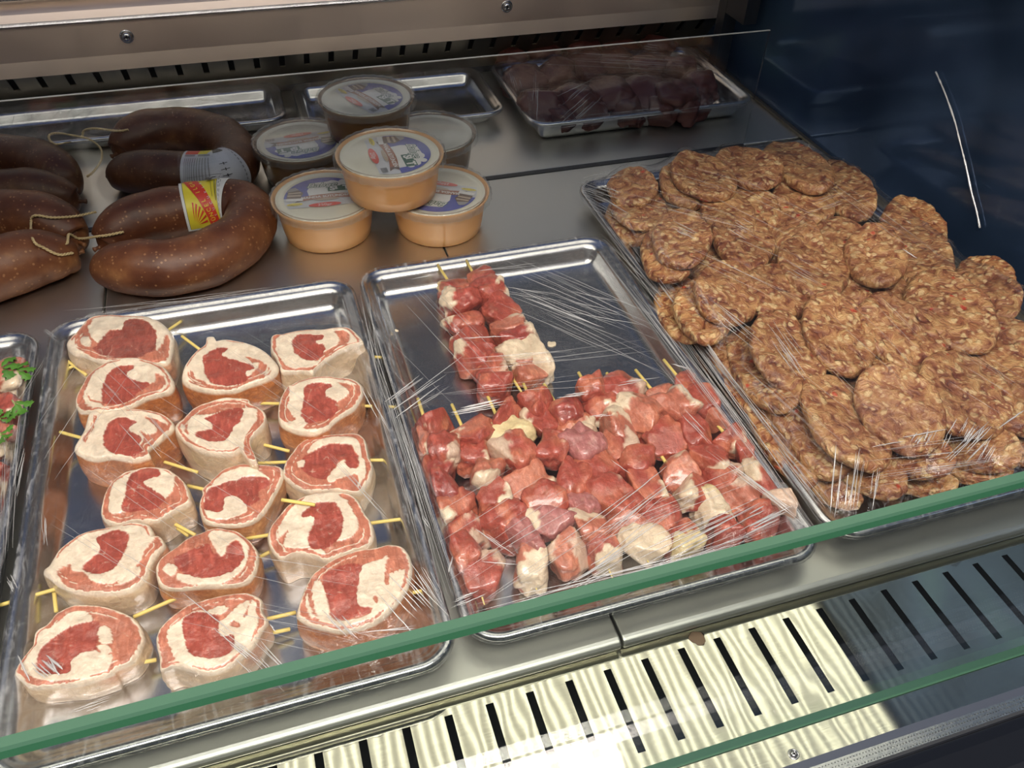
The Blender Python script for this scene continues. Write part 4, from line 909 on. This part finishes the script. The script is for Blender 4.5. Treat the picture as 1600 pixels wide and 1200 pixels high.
def tube_map(c, rad, i0, i1, a0, a1):
    """u in 0..1 runs round the tube (angle a0..a1), v in 0..1 along it (sample i0..i1)"""
    t, s, u = frames(c)
    def f(p, lift):
        i = i0 + (i1 - i0) * p[:, 1]; k = np.clip(i.astype(int), 0, len(c) - 2); w_ = (i - k)[:, None]
        cc = c[k] * (1 - w_) + c[k + 1] * w_; ss = s[k] * (1 - w_) + s[k + 1] * w_; uu = u[k] * (1 - w_) + u[k + 1] * w_; r = rad[k] * (1 - w_[:, 0]) + rad[k + 1] * w_[:, 0]
        a = a0 + (a1 - a0) * p[:, 0]
        return cc + (r * 1.012 + .0006 + lift)[:, None] * (np.cos(a)[:, None] * ss + np.sin(a)[:, None] * uu)
    return f
# label of the front sausage: u runs from the front underside up and over the top, v from left to right (so v is image-x)
def nearest(c, px, py, z): q = P(px, py, z); return int(np.argmin(np.linalg.norm(c[:, :2] - q[:2], axis=1)))
la = Label(); la.rect(0, 1, 0, 1, 'white'); la.rect(.03, .93, .06, .78, 'black'); la.rect(.035, .925, .07, .77, 'yellow')
la.poly([(.03, .07), (.035, .30), (.10, .36), (.30, .36), (.22, .07)], 'yellow')
for k in range(13):
    a = math.radians(-2 + k * 14); R0, R1 = .10, .60
    la.poly([(.10 + R0 * math.cos(a) * .5, .17 + R0 * math.sin(a)), (.10 + R1 * math.cos(a - .06) * .55, min(.45, .17 + R1 * math.sin(a - .06) * .5)), (.10 + R1 * math.cos(a + .06) * .55, min(.45, .17 + R1 * math.sin(a + .06) * .5))], 'red') if 0 <= math.degrees(a) <= 90 else None
la.ell(.11, .19, .05, .075, 'yellow')
la.poly([(.0 + .03, .50), (.20, .47), (.45, .36), (.70, .17), (.90, .075), (.925, .075), (.925, .36), (.75, .44), (.55, .55), (.30, .68), (.12, .74), (.03, .76)], 'red')
for ch, u_, v_ in zip('YÜNCEL ILGAZI', np.linspace(.10, .88, 13), [.60, .585, .56, .53, .50, .46, .42, .38, .34, .30, .26, .23, .215]):
    if ch != ' ': la.text(ch, u_, v_, .125, 'yellow', rot=-.12, sx=.62, bold=.002, flip=True)
for ch, u_, v_ in zip('SUCUKLARI', np.linspace(.22, .86, 9), [.665, .64, .61, .575, .535, .50, .46, .42, .39]): la.text(ch, u_, v_, .085, 'white', rot=-.12, sx=.6, flip=True)
la.poly([(.78, .55), (.90, .60), (.91, .74), (.84, .77), (.80, .70), (.74, .68)], 'black'); la.ell(.86, .66, .02, .03, 'white')
for k in range(2): la.rect(.40, .72, .69 + .05 * k - .0, .70 + .05 * k + .008, 'black') if k else la.rect(.46, .70, .66, .67, 'black')
for k in range(14): la.rect(.08 + .062 * k, .08 + .062 * k + .035, .84, .865, 'grey')
for k in range(10): la.rect(.12 + .075 * k, .12 + .075 * k + .045, .90, .92, 'grey')
la.rect(.95, .975, .2, .55, 'black'); la.rect(.95, .975, .62, .85, 'black')
i1 = nearest(c1, 291, 330, RS); i0 = nearest(c1, 364, 322, RS)
# the tube runs right to left on its upper arm: side vector there points away from the camera
mp = tube_map(c1, r1, i1, i0, math.pi * 1.10, math.pi * .28)
la.build('paper_label', mp, s1, .06, .0002, .00008)
lb = Label(); lb.rect(0, 1, 0, 1, 'lgrey'); lb.rect(.80, .97, .05, .32, 'red'); lb.poly([(.80, .32), (.97, .32), (.97, .60), (.80, .50)], 'yellow'); lb.poly([(.80, .62), (.97, .62), (.97, .86), (.80, .86)], 'black')
lb.rect(.73, .79, .06, .28, 'grey'); lb.rect(.73, .79, .34, .56, 'grey')
for k in range(11): lb.rect(.10, .68, .08 + .045 * k, .08 + .045 * k + .014, 'grey')
for k, ch in enumerate((.20, .30, .40, .50)): lb.rect(ch, ch + .045, .70, .712, 'black'); lb.rect(ch + .018, ch + .028, .66, .75, 'black')
for k in range(12): lb.rect(.06 + .07 * k, .06 + .07 * k + .045, .90, .92, 'grey')
j1 = nearest(c2, 296, 273, .026); j0 = nearest(c2, 362, 268, .026)
mp2 = tube_map(c2, r2, j1, j0, -.30, math.pi * .62)
lb.build('paper_label', mp2, s2, .06, .0002, .00008)

# ------------------------------------------------------------------ plastic tubs
def tub_label():
    L = Label()
    def seg(r, v0, n=40):
        a0 = math.asin(v0 / r); t = np.linspace(a0, math.pi - a0, n); return [(r * math.cos(q), r * math.sin(q)) for q in t]
    L.poly(seg(.84, -.38), 'lgrey'); L.poly(seg(.84, .04), 'blue')
    L.poly([(-.30, .02), (.62, .02), (.58, .40), (.30, .66), (-.22, .62), (-.34, .30)], 'white')
    for cx, cy, r in ((.36, .50, .13), (.50, .42, .12), (.22, .58, .11), (.58, .30, .09), (.44, .60, .08)): L.ell(cx, cy, r, r * .9, 'white')
    L.rect(.10, .62, .20, .44, 'green'); L.text('SÜT', .36, .315, .24, 'white', bold=.012)
    L.text('Bahçe', -.02, .50, .27, 'green', shear=.35, bold=.016); L.text('Bahçe', -.02, .50, .27, 'white', shear=.35)
    t = np.linspace(-1, 1, 15); rb = [(.05 + .50 * x, .10 - .05 * x * x) for x in t] + [(.05 + .50 * x, -.08 - .05 * x * x) for x in t[::-1]]
    L.poly([(-.62, -.16), (-.40, -.12), (-.40, .06), (-.62, .04), (-.52, -.05)], 'dbrown'); L.poly([(.72, -.16), (.50, -.12), (.50, .06), (.72, .04), (.62, -.05)], 'dbrown')
    L.poly(rb, 'brown'); L.text('MANDA SÜTÜNDEN', .05, -.005, .125, 'white', bold=.003, sx=.92)
    L.ell(.05, -.12, .26, .05, 'tan')
    L.ell(.0, -.34, .34, .085, 'red'); L.text('250gr', .0, -.345, .13, 'white')
    L.ell(-.62, -.24, .17, .05, 'yellow'); L.text('Gurme', -.62, -.245, .085, 'dbrown')
    L.poly([(-.78, .02), (-.50, -.02), (-.42, .20), (-.52, .36), (-.74, .30)], 'dbrown'); L.poly([(-.76, .10), (-.48, .08), (-.47, .13), (-.75, .16)], 'tan'); L.poly([(-.74, .20), (-.46, .20), (-.47, .25), (-.73, .25)], 'tan')
    L.poly([(-.80, -.10), (-.45, -.13), (-.43, -.02), (-.78, .0)], 'white'); L.poly([(-.76, .28), (-.5, .34), (-.58, .46), (-.70, .42)], 'grey')
    for k in range(11): L.rect(.56 + k * .020, .56 + k * .020 + (.012 if k % 3 else .006), -.33, -.20, 'black')
    return L
TL = tub_label()
def tub(cx, cy, z, rot, label, print_=True, R=.0565, lean=(0, 0), mt=None):
    e = empty('plastic_tub', (cx, cy, z)); H = .0465
    def tf(v):
        v = np.array(v, float); v[:, 2] += lean[0] * v[:, 0] + lean[1] * v[:, 1]
        return v + [cx, cy, z]
    body = [(.0001, .0006), (R * .78, .0006), (R * .80, .0014), (R * .835, .012), (R * .87, .028), (R * .885, .0345), (R * .905, .0355), (R * .915, .0375), (R * .955, .0405), (R * .965, .0435), (R * .955, .0440), (R * .90, .0405), (R * .89, .039), (.0001, .0388)]
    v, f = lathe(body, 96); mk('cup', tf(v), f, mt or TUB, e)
    v, f = lathe([(.0001, .0412), (R * .80, .0412), (R * .85, .0416), (R * .870, .0426), (R * .880, .0428), (R * .885, .0412)], 96); disc = mk('cream_disc', tf(v), f, LIDW, e)
    # clear lid with a fluted rim
    pr = [(R * .90, .0436), (R * .925, .0462), (R * .955, .0468), (R * .985, .0455), (R * 1.0, .0425), (R * 1.003, .039), (R * 1.012, .0375), (R * 1.008, .0368)]
    v, f = lathe(pr, 180); a = np.arctan2(v[:, 1], v[:, 0]); k = np.repeat([.0, .3, .8, 1, 1, 1, 1, 1], 180); v[:, :2] *= (1 + .010 * k * np.cos(a * 30))[:, None]; v[:, 2] += .0005 * k * np.cos(a * 30 + 1)
    lid = mk('lid_rim', tf(v), f, LIDCLR, e)
    v, f = lathe([(.0001, .0432), (R * .72, .0432), (R * .74, .0426), (R * .84, .0426), (R * .90, .0436)], 96); mk('lid_top', tf(v), f, LIDCLR, lid)
    if print_:
        c, s = math.cos(rot), math.sin(rot); Rr = R * .87
        def mp(p, lift): 
            q = np.column_stack([(p[:, 0] * c - p[:, 1] * s) * Rr, (p[:, 0] * s + p[:, 1] * c) * Rr, np.full(len(p), .0417 + lift)]); return tf(q)
        TL.build('printed_label', mp, disc, 10, 0, .00004)
    tag(e, label, 'tub', 'round plastic tubs stacked beside the sausages'); return e
def tubat(px, py, zl, zb, rot, label, pr=True, R=.0565, lean=(0, 0), mt=None): q = P(px, py, zl); return tub(q[0], q[1], zb, math.radians(rot), label, pr, R, lean, mt)
tubat(506, 306, .043, .0003, -4, 'front left peach plastic tub with upright blue and white label')
tubat(685, 298, .043, .0003, 150, 'front right peach plastic tub under the top one, partly hidden label')
tubat(609, 240, .0895, .0470, -88, 'brightest peach tub stacked on top of the two front tubs', R=.0570)
tubat(470, 220, .043, .0003, 186, 'darker brown tub at rear left of the stack, upside-down label behind the divider', mt=TUBD)
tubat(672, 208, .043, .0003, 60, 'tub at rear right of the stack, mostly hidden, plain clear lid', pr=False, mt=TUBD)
tubat(572, 152, .0895, .0470, -66, 'darker brown tub on top of the rear pair behind the divider', mt=TUBD)

# ------------------------------------------------------------------ dark meat pieces in the rear wrapped tray
DKMEAT = mat('dark meat', (.085, .022, .018), .45)
for i, (x, y, r) in enumerate([(820, 125, 36), (865, 115, 36), (915, 105, 38), (965, 100, 38), (1015, 100, 36), (1060, 108, 32), (1092, 135, 32), (850, 160, 36), (900, 155, 38), (950, 145, 40), (1000, 145, 40), (1050, 148, 40), (1085, 160, 30), (875, 182, 26), (925, 178, 28), (980, 172, 30), (1030, 170, 30), (1075, 166, 28), (800, 95, 26), (850, 85, 28), (910, 80, 30), (970, 76, 30), (1030, 76, 30)]):
    z = .024 + (.012 if 3 < i < 12 else 0); c = P(x, y, z); pm = np.linalg.norm(P(x + 10, y, z) - P(x, y, z)) / 10
    e = chunk('dark_meat_piece', np.array([c[0], c[1], FLOORZ + z - .004]), r * pm, r * pm * .95, .020, (.3, 1), 'd', [], 400 + i, None, boxy=.05, key='rear', mt=DKMEAT)
    rr_, cc_ = i // 7, i % 7
    tag(e, 'dark meat piece in the rear wrapped tray, %s in its %s group' % (['first', 'second', 'third', 'fourth', 'fifth', 'sixth', 'seventh'][cc_], ['left rear', 'middle', 'front', 'far back'][rr_]), 'meat', 'dark meat pieces in the rear tray')

# ------------------------------------------------------------------ meat and parsley in the leftmost tray
for i, (x, y, wp, hp, base, lab) in enumerate([(2, 598, 72, 56, 'o', 'pale red meat piece nearest the rear in the leftmost tray'), (10, 645, 64, 46, 'r', 'red meat piece under the parsley in the leftmost tray'), (-5, 690, 60, 50, 'o', 'orange-red meat piece at the front in the leftmost tray'), (-40, 640, 60, 60, 'r', 'red meat piece at the very left edge'), (-40, 750, 70, 60, 'r', 'red meat piece low at the left edge')]):
    c = P(x, y, .014); pm = np.linalg.norm(P(x + 10, y, .014) - P(x, y, .014)) / 10
    o = chunk('meat_piece', c, wp * .5 * pm, hp * .62 * pm, .013, (.2, 1), base, [f_(60, .12)], 500 + i, None, boxy=.3, key='left'); tag(o, lab, 'meat', 'meat pieces with parsley')
LEAF = mat('parsley leaf', (.06, .17, .02), .5, Specular_IOR_Level=.4)
for i, (x, y, a, s, lab) in enumerate([(4, 578, 0, .016, 'parsley leaf at the rear of the leftmost tray'), (30, 582, 10, .013, 'second parsley leaf behind the meat, nearer the steel rim'), (26, 634, -60, .014, 'parsley sprig in the middle of the leftmost tray'), (0, 655, 40, .010, 'small parsley leaf at the left edge'), (2, 680, -30, .011, 'parsley leaf on the orange-red meat at the left edge')]):
    c = P(x, y, .029); e = empty('parsley_sprig', tuple(c))
    for k in range(3):
        an = math.radians(a + (k - 1) * 55); d = np.array([math.cos(an), math.sin(an), 0]); n_ = np.array([-d[1], d[0], 0])
        pts = [(0, 0), (.25, .16), (.42, .12), (.5, .30), (.66, .22), (.78, .32), (.82, .14), (1.0, .0)]
        pts = pts + [(u, -v_) for u, v_ in pts[-2:0:-1]]
        V2, F2 = refine(*poly_mesh(pts), .2)
        W = c + s * (V2[:, 0:1] * d + V2[:, 1:2] * n_); W[:, 2] += s * (.12 * np.sin(V2[:, 0] * 4 + i) - .25 * np.abs(V2[:, 1])) + .0015 * k
        mk('leaf', W, F2, LEAF, e, smooth=True)
    v, f = tube(np.linspace(0, 1, 5)[:, None] * np.array([-.006, .012, -.003]) + c, [.0007] * 5, 6); mk('stem', v, f, mat('parsley stem', (.3, .36, .1), .5) if 'parsley stem' not in bpy.data.materials else bpy.data.materials['parsley stem'], e)
    tag(e, lab, 'parsley', 'parsley on the leftmost tray')

# small crumbs and the brown stain
def crumb(px, py, z, r, mat_, name, lab, cat, flatz=.25, sd_=0):
    c = P(px, py, z); d = CS / np.linalg.norm(CS, axis=1)[:, None]; v = d * (1 + .3 * vnoise(d * 1.7 + sd_, 5))[:, None] * [r, r, r * flatz] + c; v[:, 2] = np.maximum(v[:, 2], z)
    o = mk(name, v, CF, mat_); tag(o, lab, cat)
crumb(1090, 997, ZV, .0052, mat('dried brown scrap', (.20, .12, .075), .7), 'dried_scrap', 'flat brown dried scrap on the grille above the slots', 'scrap', .06, 3)
crumb(582, 660, FLOORZ, .0042, mat('fat scrap', (.66, .56, .40), .4), 'fat_scrap', 'small pale fat scrap between the roll column and the tray wall', 'scrap', .4, 5)
crumb(618, 517, FLOORZ, .0024, bpy.data.materials['fat scrap'], 'fat_scrap', 'tiny fat scrap near the left wall of the skewer tray', 'scrap', .4, 7)
crumb(862, 538, FLOORZ, .0038, bpy.data.materials['fat scrap'], 'fat_scrap', 'thin fat scrap right of the upper skewer pair', 'scrap', .3, 9)

# ------------------------------------------------------------------ cling film draped over the trays
def film(k, x0, x1, y0, y1, H, label, tight=260, clearance=.0012, over=.0015, front_hang=True, wr=1., rim_w=.022, sheet=None):
    d0 = .0020
    nx = int((x1 - x0) / d0) + 1; ny = int((y1 - y0) / d0) + 1
    gx = np.linspace(x0 - over, x1 + over, nx); gy = np.linspace(y0 - over, y1 + over, ny)
    top = np.full((ny, nx), -1.)
    for V in HMAP.get(k, []):
        i = ((V[:, 0] - gx[0]) / (gx[1] - gx[0])).round().astype(int); j = ((V[:, 1] - gy[0]) / (gy[1] - gy[0])).round().astype(int)
        ok = (i >= 3) & (i < nx - 3) & (j >= 3) & (j < ny - 3); np.maximum.at(top, (j[ok], i[ok]), V[ok, 2])
    for _ in range(2):
        t = top.copy()
        for a, b_ in ((1, 0), (-1, 0), (0, 1), (0, -1)): t = np.maximum(t, np.roll(top, (a, b_), (0, 1)))
        top = t
    top = top + clearance
    X, Y = np.meshgrid(gx, gy)
    # rim: rounded rectangle distance
    def inset(X, Y, rad=.026):
        qx = np.maximum(np.abs(X - (x0 + x1) / 2) - ((x1 - x0) / 2 - rad), 0); qy = np.maximum(np.abs(Y - (y0 + y1) / 2) - ((y1 - y0) / 2 - rad), 0)
        o_ = np.hypot(qx, qy) - rad; i_ = np.minimum(np.maximum(np.abs(X - (x0 + x1) / 2) - (x1 - x0) / 2, np.abs(Y - (y0 + y1) / 2) - (y1 - y0) / 2), 0)
        return np.where((qx > 0) & (qy > 0), -o_, -np.minimum(i_, 0))
    ins = inset(X, Y); fixed = ins < .006
    Z = np.where(fixed, H + .0009, np.maximum(top, H))
    for it in range(tight):
        A = .25 * (np.roll(Z, 1, 0) + np.roll(Z, -1, 0) + np.roll(Z, 1, 1) + np.roll(Z, -1, 1)); A = np.maximum(A, top)
        Z = np.where(fixed, H + .0009, A)
    # finer grid with wrinkles
    fx = np.linspace(0, nx - 1, int(nx * 1.5)); fy = np.linspace(0, ny - 1, int(ny * 1.5))
    FX, FY = np.meshgrid(fx, fy); i = np.clip(FX.astype(int), 0, nx - 2); j = np.clip(FY.astype(int), 0, ny - 2); u = FX - i; v = FY - j
    def samp(G): return G[j, i] * (1 - u) * (1 - v) + G[j, i + 1] * u * (1 - v) + G[j + 1, i] * (1 - u) * v + G[j + 1, i + 1] * u * v
    Zf, Xf, Yf, If = samp(Z), samp(X), samp(Y), samp(ins)
    p = np.stack([Xf.ravel(), Yf.ravel(), 0 * Xf.ravel()], 1)
    w1 = vnoise(p @ np.diag([70, 18, 1]) + vnoise(p * 12, 5)[:, None] * 1.5, 91); w2 = vnoise((p[:, [0, 1, 2]] * [1, 1, 1]) @ np.array([[90, 40, 0], [60, -30, 0], [0, 0, 1]]), 92)
    fade = np.clip((If.ravel() - .006) / .02, 0, 1)
    zz = Zf.ravel() + wr * fade * (.0007 * (1 - np.abs(w1)) ** 3 + .0004 * (1 - np.abs(w2)) ** 4) + .0007 * (1 - fade) * vnoise(p * 420, 93)
    # outside the rim the film turns down
    out = np.clip(-If.ravel() / .0025, 0, 1)
    V = np.stack([Xf.ravel(), Yf.ravel(), zz], 1)
    # pull outside points onto the rounded outline and hang a short skirt
    Fq = grid_faces(len(fx), len(fy))
    keep = (If.ravel()[Fq] > .0004).all(1); Fq = Fq[keep]
    used, inv = np.unique(Fq, return_inverse=True); Fq = inv.reshape(Fq.shape); V = V[used]
    edge = np.clip(1 - (If.ravel()[used] - .006) / rim_w, 0, 1) ** 1.3
    # skirt along the rounded outline
    ps = rrect(x0, x1, y0, y1, .0002, .026, 40, 60); n = len(ps); cen = np.array([(x0 + x1) / 2, (y0 + y1) / 2])
    q3 = np.column_stack([ps * 1, np.zeros(n)]); dn = ps - cen; dn /= np.linalg.norm(dn, axis=1)[:, None]
    sk = []
    for t, (off, dz) in enumerate([(-.0034, .0009), (-.001, .0007), (.0006, -.0018), (.0010, -.005), (-.001, -.0085), (-.004, -.011)]):
        nn = vnoise(q3 * 300 + t * .4, 94); r = ps + dn * (off + (.0006 if t > 1 else 0) * nn[:, None]); sk.append(np.column_stack([r, np.full(n, H + dz) + .0006 * nn * (t > 0)]))
    SV = np.vstack(sk); SF = grid_faces(n, len(sk), True) + len(V)
    V = np.vstack([V, SV]); Fq = np.vstack([Fq, SF]); edge = np.concatenate([edge, np.full(len(SV), .9)])
    e = empty('cling_film', ((x0 + x1) / 2, (y0 + y1) / 2, H)); mk('film_sheet', V, Fq, FILM, e, attr={'edge': edge}); tag(e, label, 'cling film')
    def surf(px, py):
        z = H + .01
        for _ in range(8):
            q = P(px, py, z); a = int(np.clip((q[0] - gx[0]) / (gx[1] - gx[0]), 0, nx - 1)); b2 = int(np.clip((q[1] - gy[0]) / (gy[1] - gy[0]), 0, ny - 1)); z = .5 * z + .5 * Z[b2, a]
        return P(px, py, z)
    return e, surf
GEN = {1: [((70, 760), (200, 560), 10, 240, .45), ((300, 520), (560, 700), 16, 260, .4), ((120, 700), (420, 900), 18, 300, .4), ((250, 900), (640, 980), 14, 180, .45), ((560, 480), (700, 960), 16, 30, .7), ((20, 620), (0, 940), 10, 30, .6), ((100, 495), (540, 450), 10, 20, .6)],
 2: [((570, 440), (760, 640), 16, 150, .45), ((760, 420), (1060, 560), 24, 120, .55), ((640, 600), (1040, 560), 16, 60, .6), ((680, 900), (900, 760), 22, 180, .5), ((900, 900), (1240, 760), 26, 130, .6), ((940, 390), (1280, 840), 26, 26, .8), ((560, 440), (715, 960), 18, 22, .7), ((720, 970), (1260, 830), 26, 24, .8)],
 3: [((910, 300), (1300, 820), 34, 30, .8), ((960, 260), (1200, 330), 16, 90, .45), ((1060, 320), (1280, 420), 18, 150, .45), ((1150, 560), (1330, 720), 18, 120, .5), ((1280, 480), (1420, 620), 14, 160, .4), ((1330, 740), (1600, 700), 20, 60, .6), ((1230, 230), (1500, 420), 14, 60, .4), ((1440, 560), (1590, 660), 12, 120, .4)],
 4: [((790, 110), (1100, 120), 14, 60, .6), ((830, 200), (1150, 160), 16, 14, .8)]}
def creases(e, surf, segs, seed, r0=.00034):
    rg = np.random.default_rng(seed); V = []; Fc = []; b0 = 0; segs = list(segs) + [(a, b, int(k * .65), w_, t * .85) for a, b, k, w_, t in GEN.get(seed, [])]
    for s in segs:
        (x0, y0), (x1, y1) = s[0], s[1]; k = s[2] if len(s) > 2 else 1; sp_ = s[3] if len(s) > 3 else 0; th = s[4] if len(s) > 4 else 1.
        L = math.hypot(x1 - x0, y1 - y0); nx_, ny_ = -(y1 - y0) / L, (x1 - x0) / L
        for i in range(k):
            o_ = (rg.uniform(-.5, .5) if k > 1 else 0) * sp_; a = rg.uniform(0, .45) if k > 1 else 0; b_ = rg.uniform(.6, 1.) if k > 1 else 1; tl = rg.uniform(-.05, .05) * L
            c = []
            for t in np.linspace(a, b_, 9):
                x = x0 + (x1 - x0) * t + nx_ * (o_ + tl * (t - .5)); y = y0 + (y1 - y0) * t + ny_ * (o_ + tl * (t - .5)); q = surf(x + rg.uniform(-.5, .5), y + rg.uniform(-.4, .4)); q[2] += .0009; c.append(q)
            c = np.array(c)
            if np.linalg.norm(c[-1] - c[0]) < 1e-4: continue
            tap = np.sin(np.linspace(.12, math.pi - .12, 9)) ** .7
            v, f = tube(c, r0 * th * rg.uniform(.5, 1.35) * tap, 5); V.append(v); Fc += [tuple(b0 + j for j in q) for q in f]; b0 += len(v)
    o = mk('crease', np.vstack(V), Fc, CREASE, e); tag(o, 'fine film folds whitened to stand for glints', kind='stuff')
Hh = .0005 + .0225
fe, fs = film('roll', *TR['roll'], Hh, 'clear cling film stretched over the tray of rolled meat slices')
creases(fe, fs, [((600, 900), (680, 985), 12, 60), ((385, 1010), (452, 1080), 8, 50), ((28, 1025), (48, 1065), 1, 0, 2.2), ((55, 1028), (92, 1060), 7, 36, 1.9), ((80, 1020), (100, 1058), 4, 20, 1.4), ((288, 928), (365, 992), 1, 0, 1.6), ((340, 975), (415, 1035), 5, 30),
 ((560, 590), (615, 690), 4, 14), ((500, 690), (620, 830), 4, 10, .6), ((150, 560), (230, 640), 5, 60, .6), ((200, 650), (260, 720), 6, 60, .6), ((15, 900), (30, 930), 5, 16), ((70, 800), (74, 860), 4, 10, .7), ((500, 950), (560, 1010), 6, 40), ((60, 510), (100, 540), 4, 12, .7), ((640, 870), (690, 950), 8, 30, .8),
 ((100, 1120), (190, 1085), 4, 16, .7), ((560, 1000), (690, 985), 6, 30, .8), ((300, 1090), (500, 1030), 5, 18, .6), ((420, 975), (432, 990), 3, 8, 1.2), ((30, 640), (20, 760), 3, 10, .5)], 1)
fe, fs = film('skew', *TR['skew'], Hh, 'clear cling film stretched over the tray of meat skewers')
creases(fe, fs, [((600, 632), (662, 588), 5, 10), ((598, 662), (735, 570), 6, 30, 1.3), ((690, 650), (822, 622), 6, 12, 1.3), ((855, 620), (930, 612), 5, 10, 1.2), ((938, 606), (1036, 590), 3, 4, 1.2), ((905, 655), (972, 646), 2, 4), ((1036, 566), (1090, 582), 3, 5),
 ((775, 450), (890, 470), 4, 12, .7), ((790, 445), (990, 530), 12, 46, .8), ((880, 470), (1010, 500), 6, 36, .7), ((740, 425), (860, 412), 2, 4, .6), ((640, 437), (686, 430), 2, 4, .6), ((700, 530), (810, 524), 2, 5, .8), ((900, 880), (1070, 745), 14, 70), ((985, 885), (1200, 780), 14, 46, 1.1), ((1150, 832), (1232, 790), 9, 36, 1.6), ((870, 925), (1010, 845), 8, 30),
 ((722, 812), (806, 868), 3, 10, 1.3), ((700, 900), (712, 858), 2, 4, 1.4), ((752, 880), (810, 882), 1, 0), ((660, 808), (676, 830), 3, 10, 1.2), ((1060, 640), (1120, 700), 5, 10, .7), ((1100, 700), (1280, 835), 12, 12, .8), ((560, 420), (700, 900), 3, 14, .5), ((700, 950), (760, 925), 6, 20), ((560, 430), (600, 640), 6, 22, .5), ((955, 720), (985, 742), 1, 0, 1.3), ((1010, 545), (1090, 640), 4, 12, .5)], 2)
fe, fs = film('patty', *TR['patty'], .0005 + .0235, 'clear cling film pulled tight over the pile of patties', tight=420)
creases(fe, fs, [((1322, 692), (1310, 812), 5, 40, 1.4), ((1345, 690), (1326, 810), 5, 24, 1.), ((1372, 716), (1358, 800), 4, 16), ((1362, 700), (1412, 690), 1, 0, 1.2), ((1410, 684), (1480, 672), 1, 0, 1.2), ((1432, 672), (1420, 690), 5, 30, 1.1), ((1470, 670), (1455, 706), 8, 40, 1.1), ((1520, 655), (1500, 690), 10, 50, 1.2), ((1555, 660), (1485, 730), 8, 30), ((1560, 670), (1600, 641), 1, 0, 1.5),
 ((905, 290), (970, 312), 14, 26), ((900, 285), (1000, 262), 8, 18, .7), ((905, 300), (985, 350), 10, 24, .8), ((1045, 350), (1090, 372), 6, 16), ((1050, 252), (1064, 242), 1, 0, 1.8), ((1100, 470), (1190, 545), 8, 22, .8), ((1200, 500), (1265, 590), 12, 34, .7), ((1150, 590), (1240, 700), 6, 20, .6), ((1510, 415), (1600, 490), 5, 10, 1.), ((1400, 330), (1480, 385), 4, 8, .8), ((1410, 390), (1432, 405), 1, 0, 1.5),
 ((1140, 345), (1180, 370), 8, 30, .6), ((1220, 400), (1290, 440), 8, 40, .5), ((1100, 240), (1040, 250), 4, 8, .7), ((1560, 690), (1530, 740), 6, 40, .8), ((930, 360), (1060, 500), 5, 8, .6), ((1180, 660), (1300, 810), 6, 14, .6), ((1250, 330), (1330, 300), 5, 26, .5)], 3)
fe, fs = film('rear', *TR['rear'], .0005 + .030, 'cloudy cling film over the rear tray of dark meat', wr=1.6)
creases(fe, fs, [((872, 190), (935, 135), 9, 40), ((834, 192), (836, 108), 4, 12, 1.4), ((870, 150), (930, 125), 1, 0, 1.6), ((800, 110), (812, 150), 4, 14), ((1000, 75), (1040, 80), 5, 14), ((1080, 85), (1160, 152), 3, 4)], 4)
fe, fs = film('left', *TR['left'], Hh, 'clear cling film over the leftmost tray, only its right part in view')
creases(fe, fs, [((40, 690), (20, 780), 4, 12, .8), ((5, 520), (30, 528), 3, 8, .8)], 5)
fe, fs = film('none', *TR['rear3'], Hh, 'crinkled cling film over the empty rear tray behind the sausages', wr=5.)
# added strand in place of a film crease's glare on the end glass
st = []
for px, py in ((1462, 112), (1470, 130), (1479, 152), (1492, 190), (1500, 222), (1509, 258), (1518, 300), (1526, 330), (1531, 356)):
    d = ROT @ np.array([(px - 800) / F, -(py - 600) / F, -1.]); st.append(CAM + d * ((.6885 - CAM[0]) / d[0]))
st = catmull(np.array(st), 60); v, f = tube(st, .0007 + .0005 * np.abs(vnoise(np.column_stack([np.arange(60) * .5, np.zeros(60), np.zeros(60)]), 3)), 6)
o = mk('crease_glare_strand', v, f, CREASE); tag(o, 'added strand standing for a crease glare on the dark right glass wall', 'cling film')
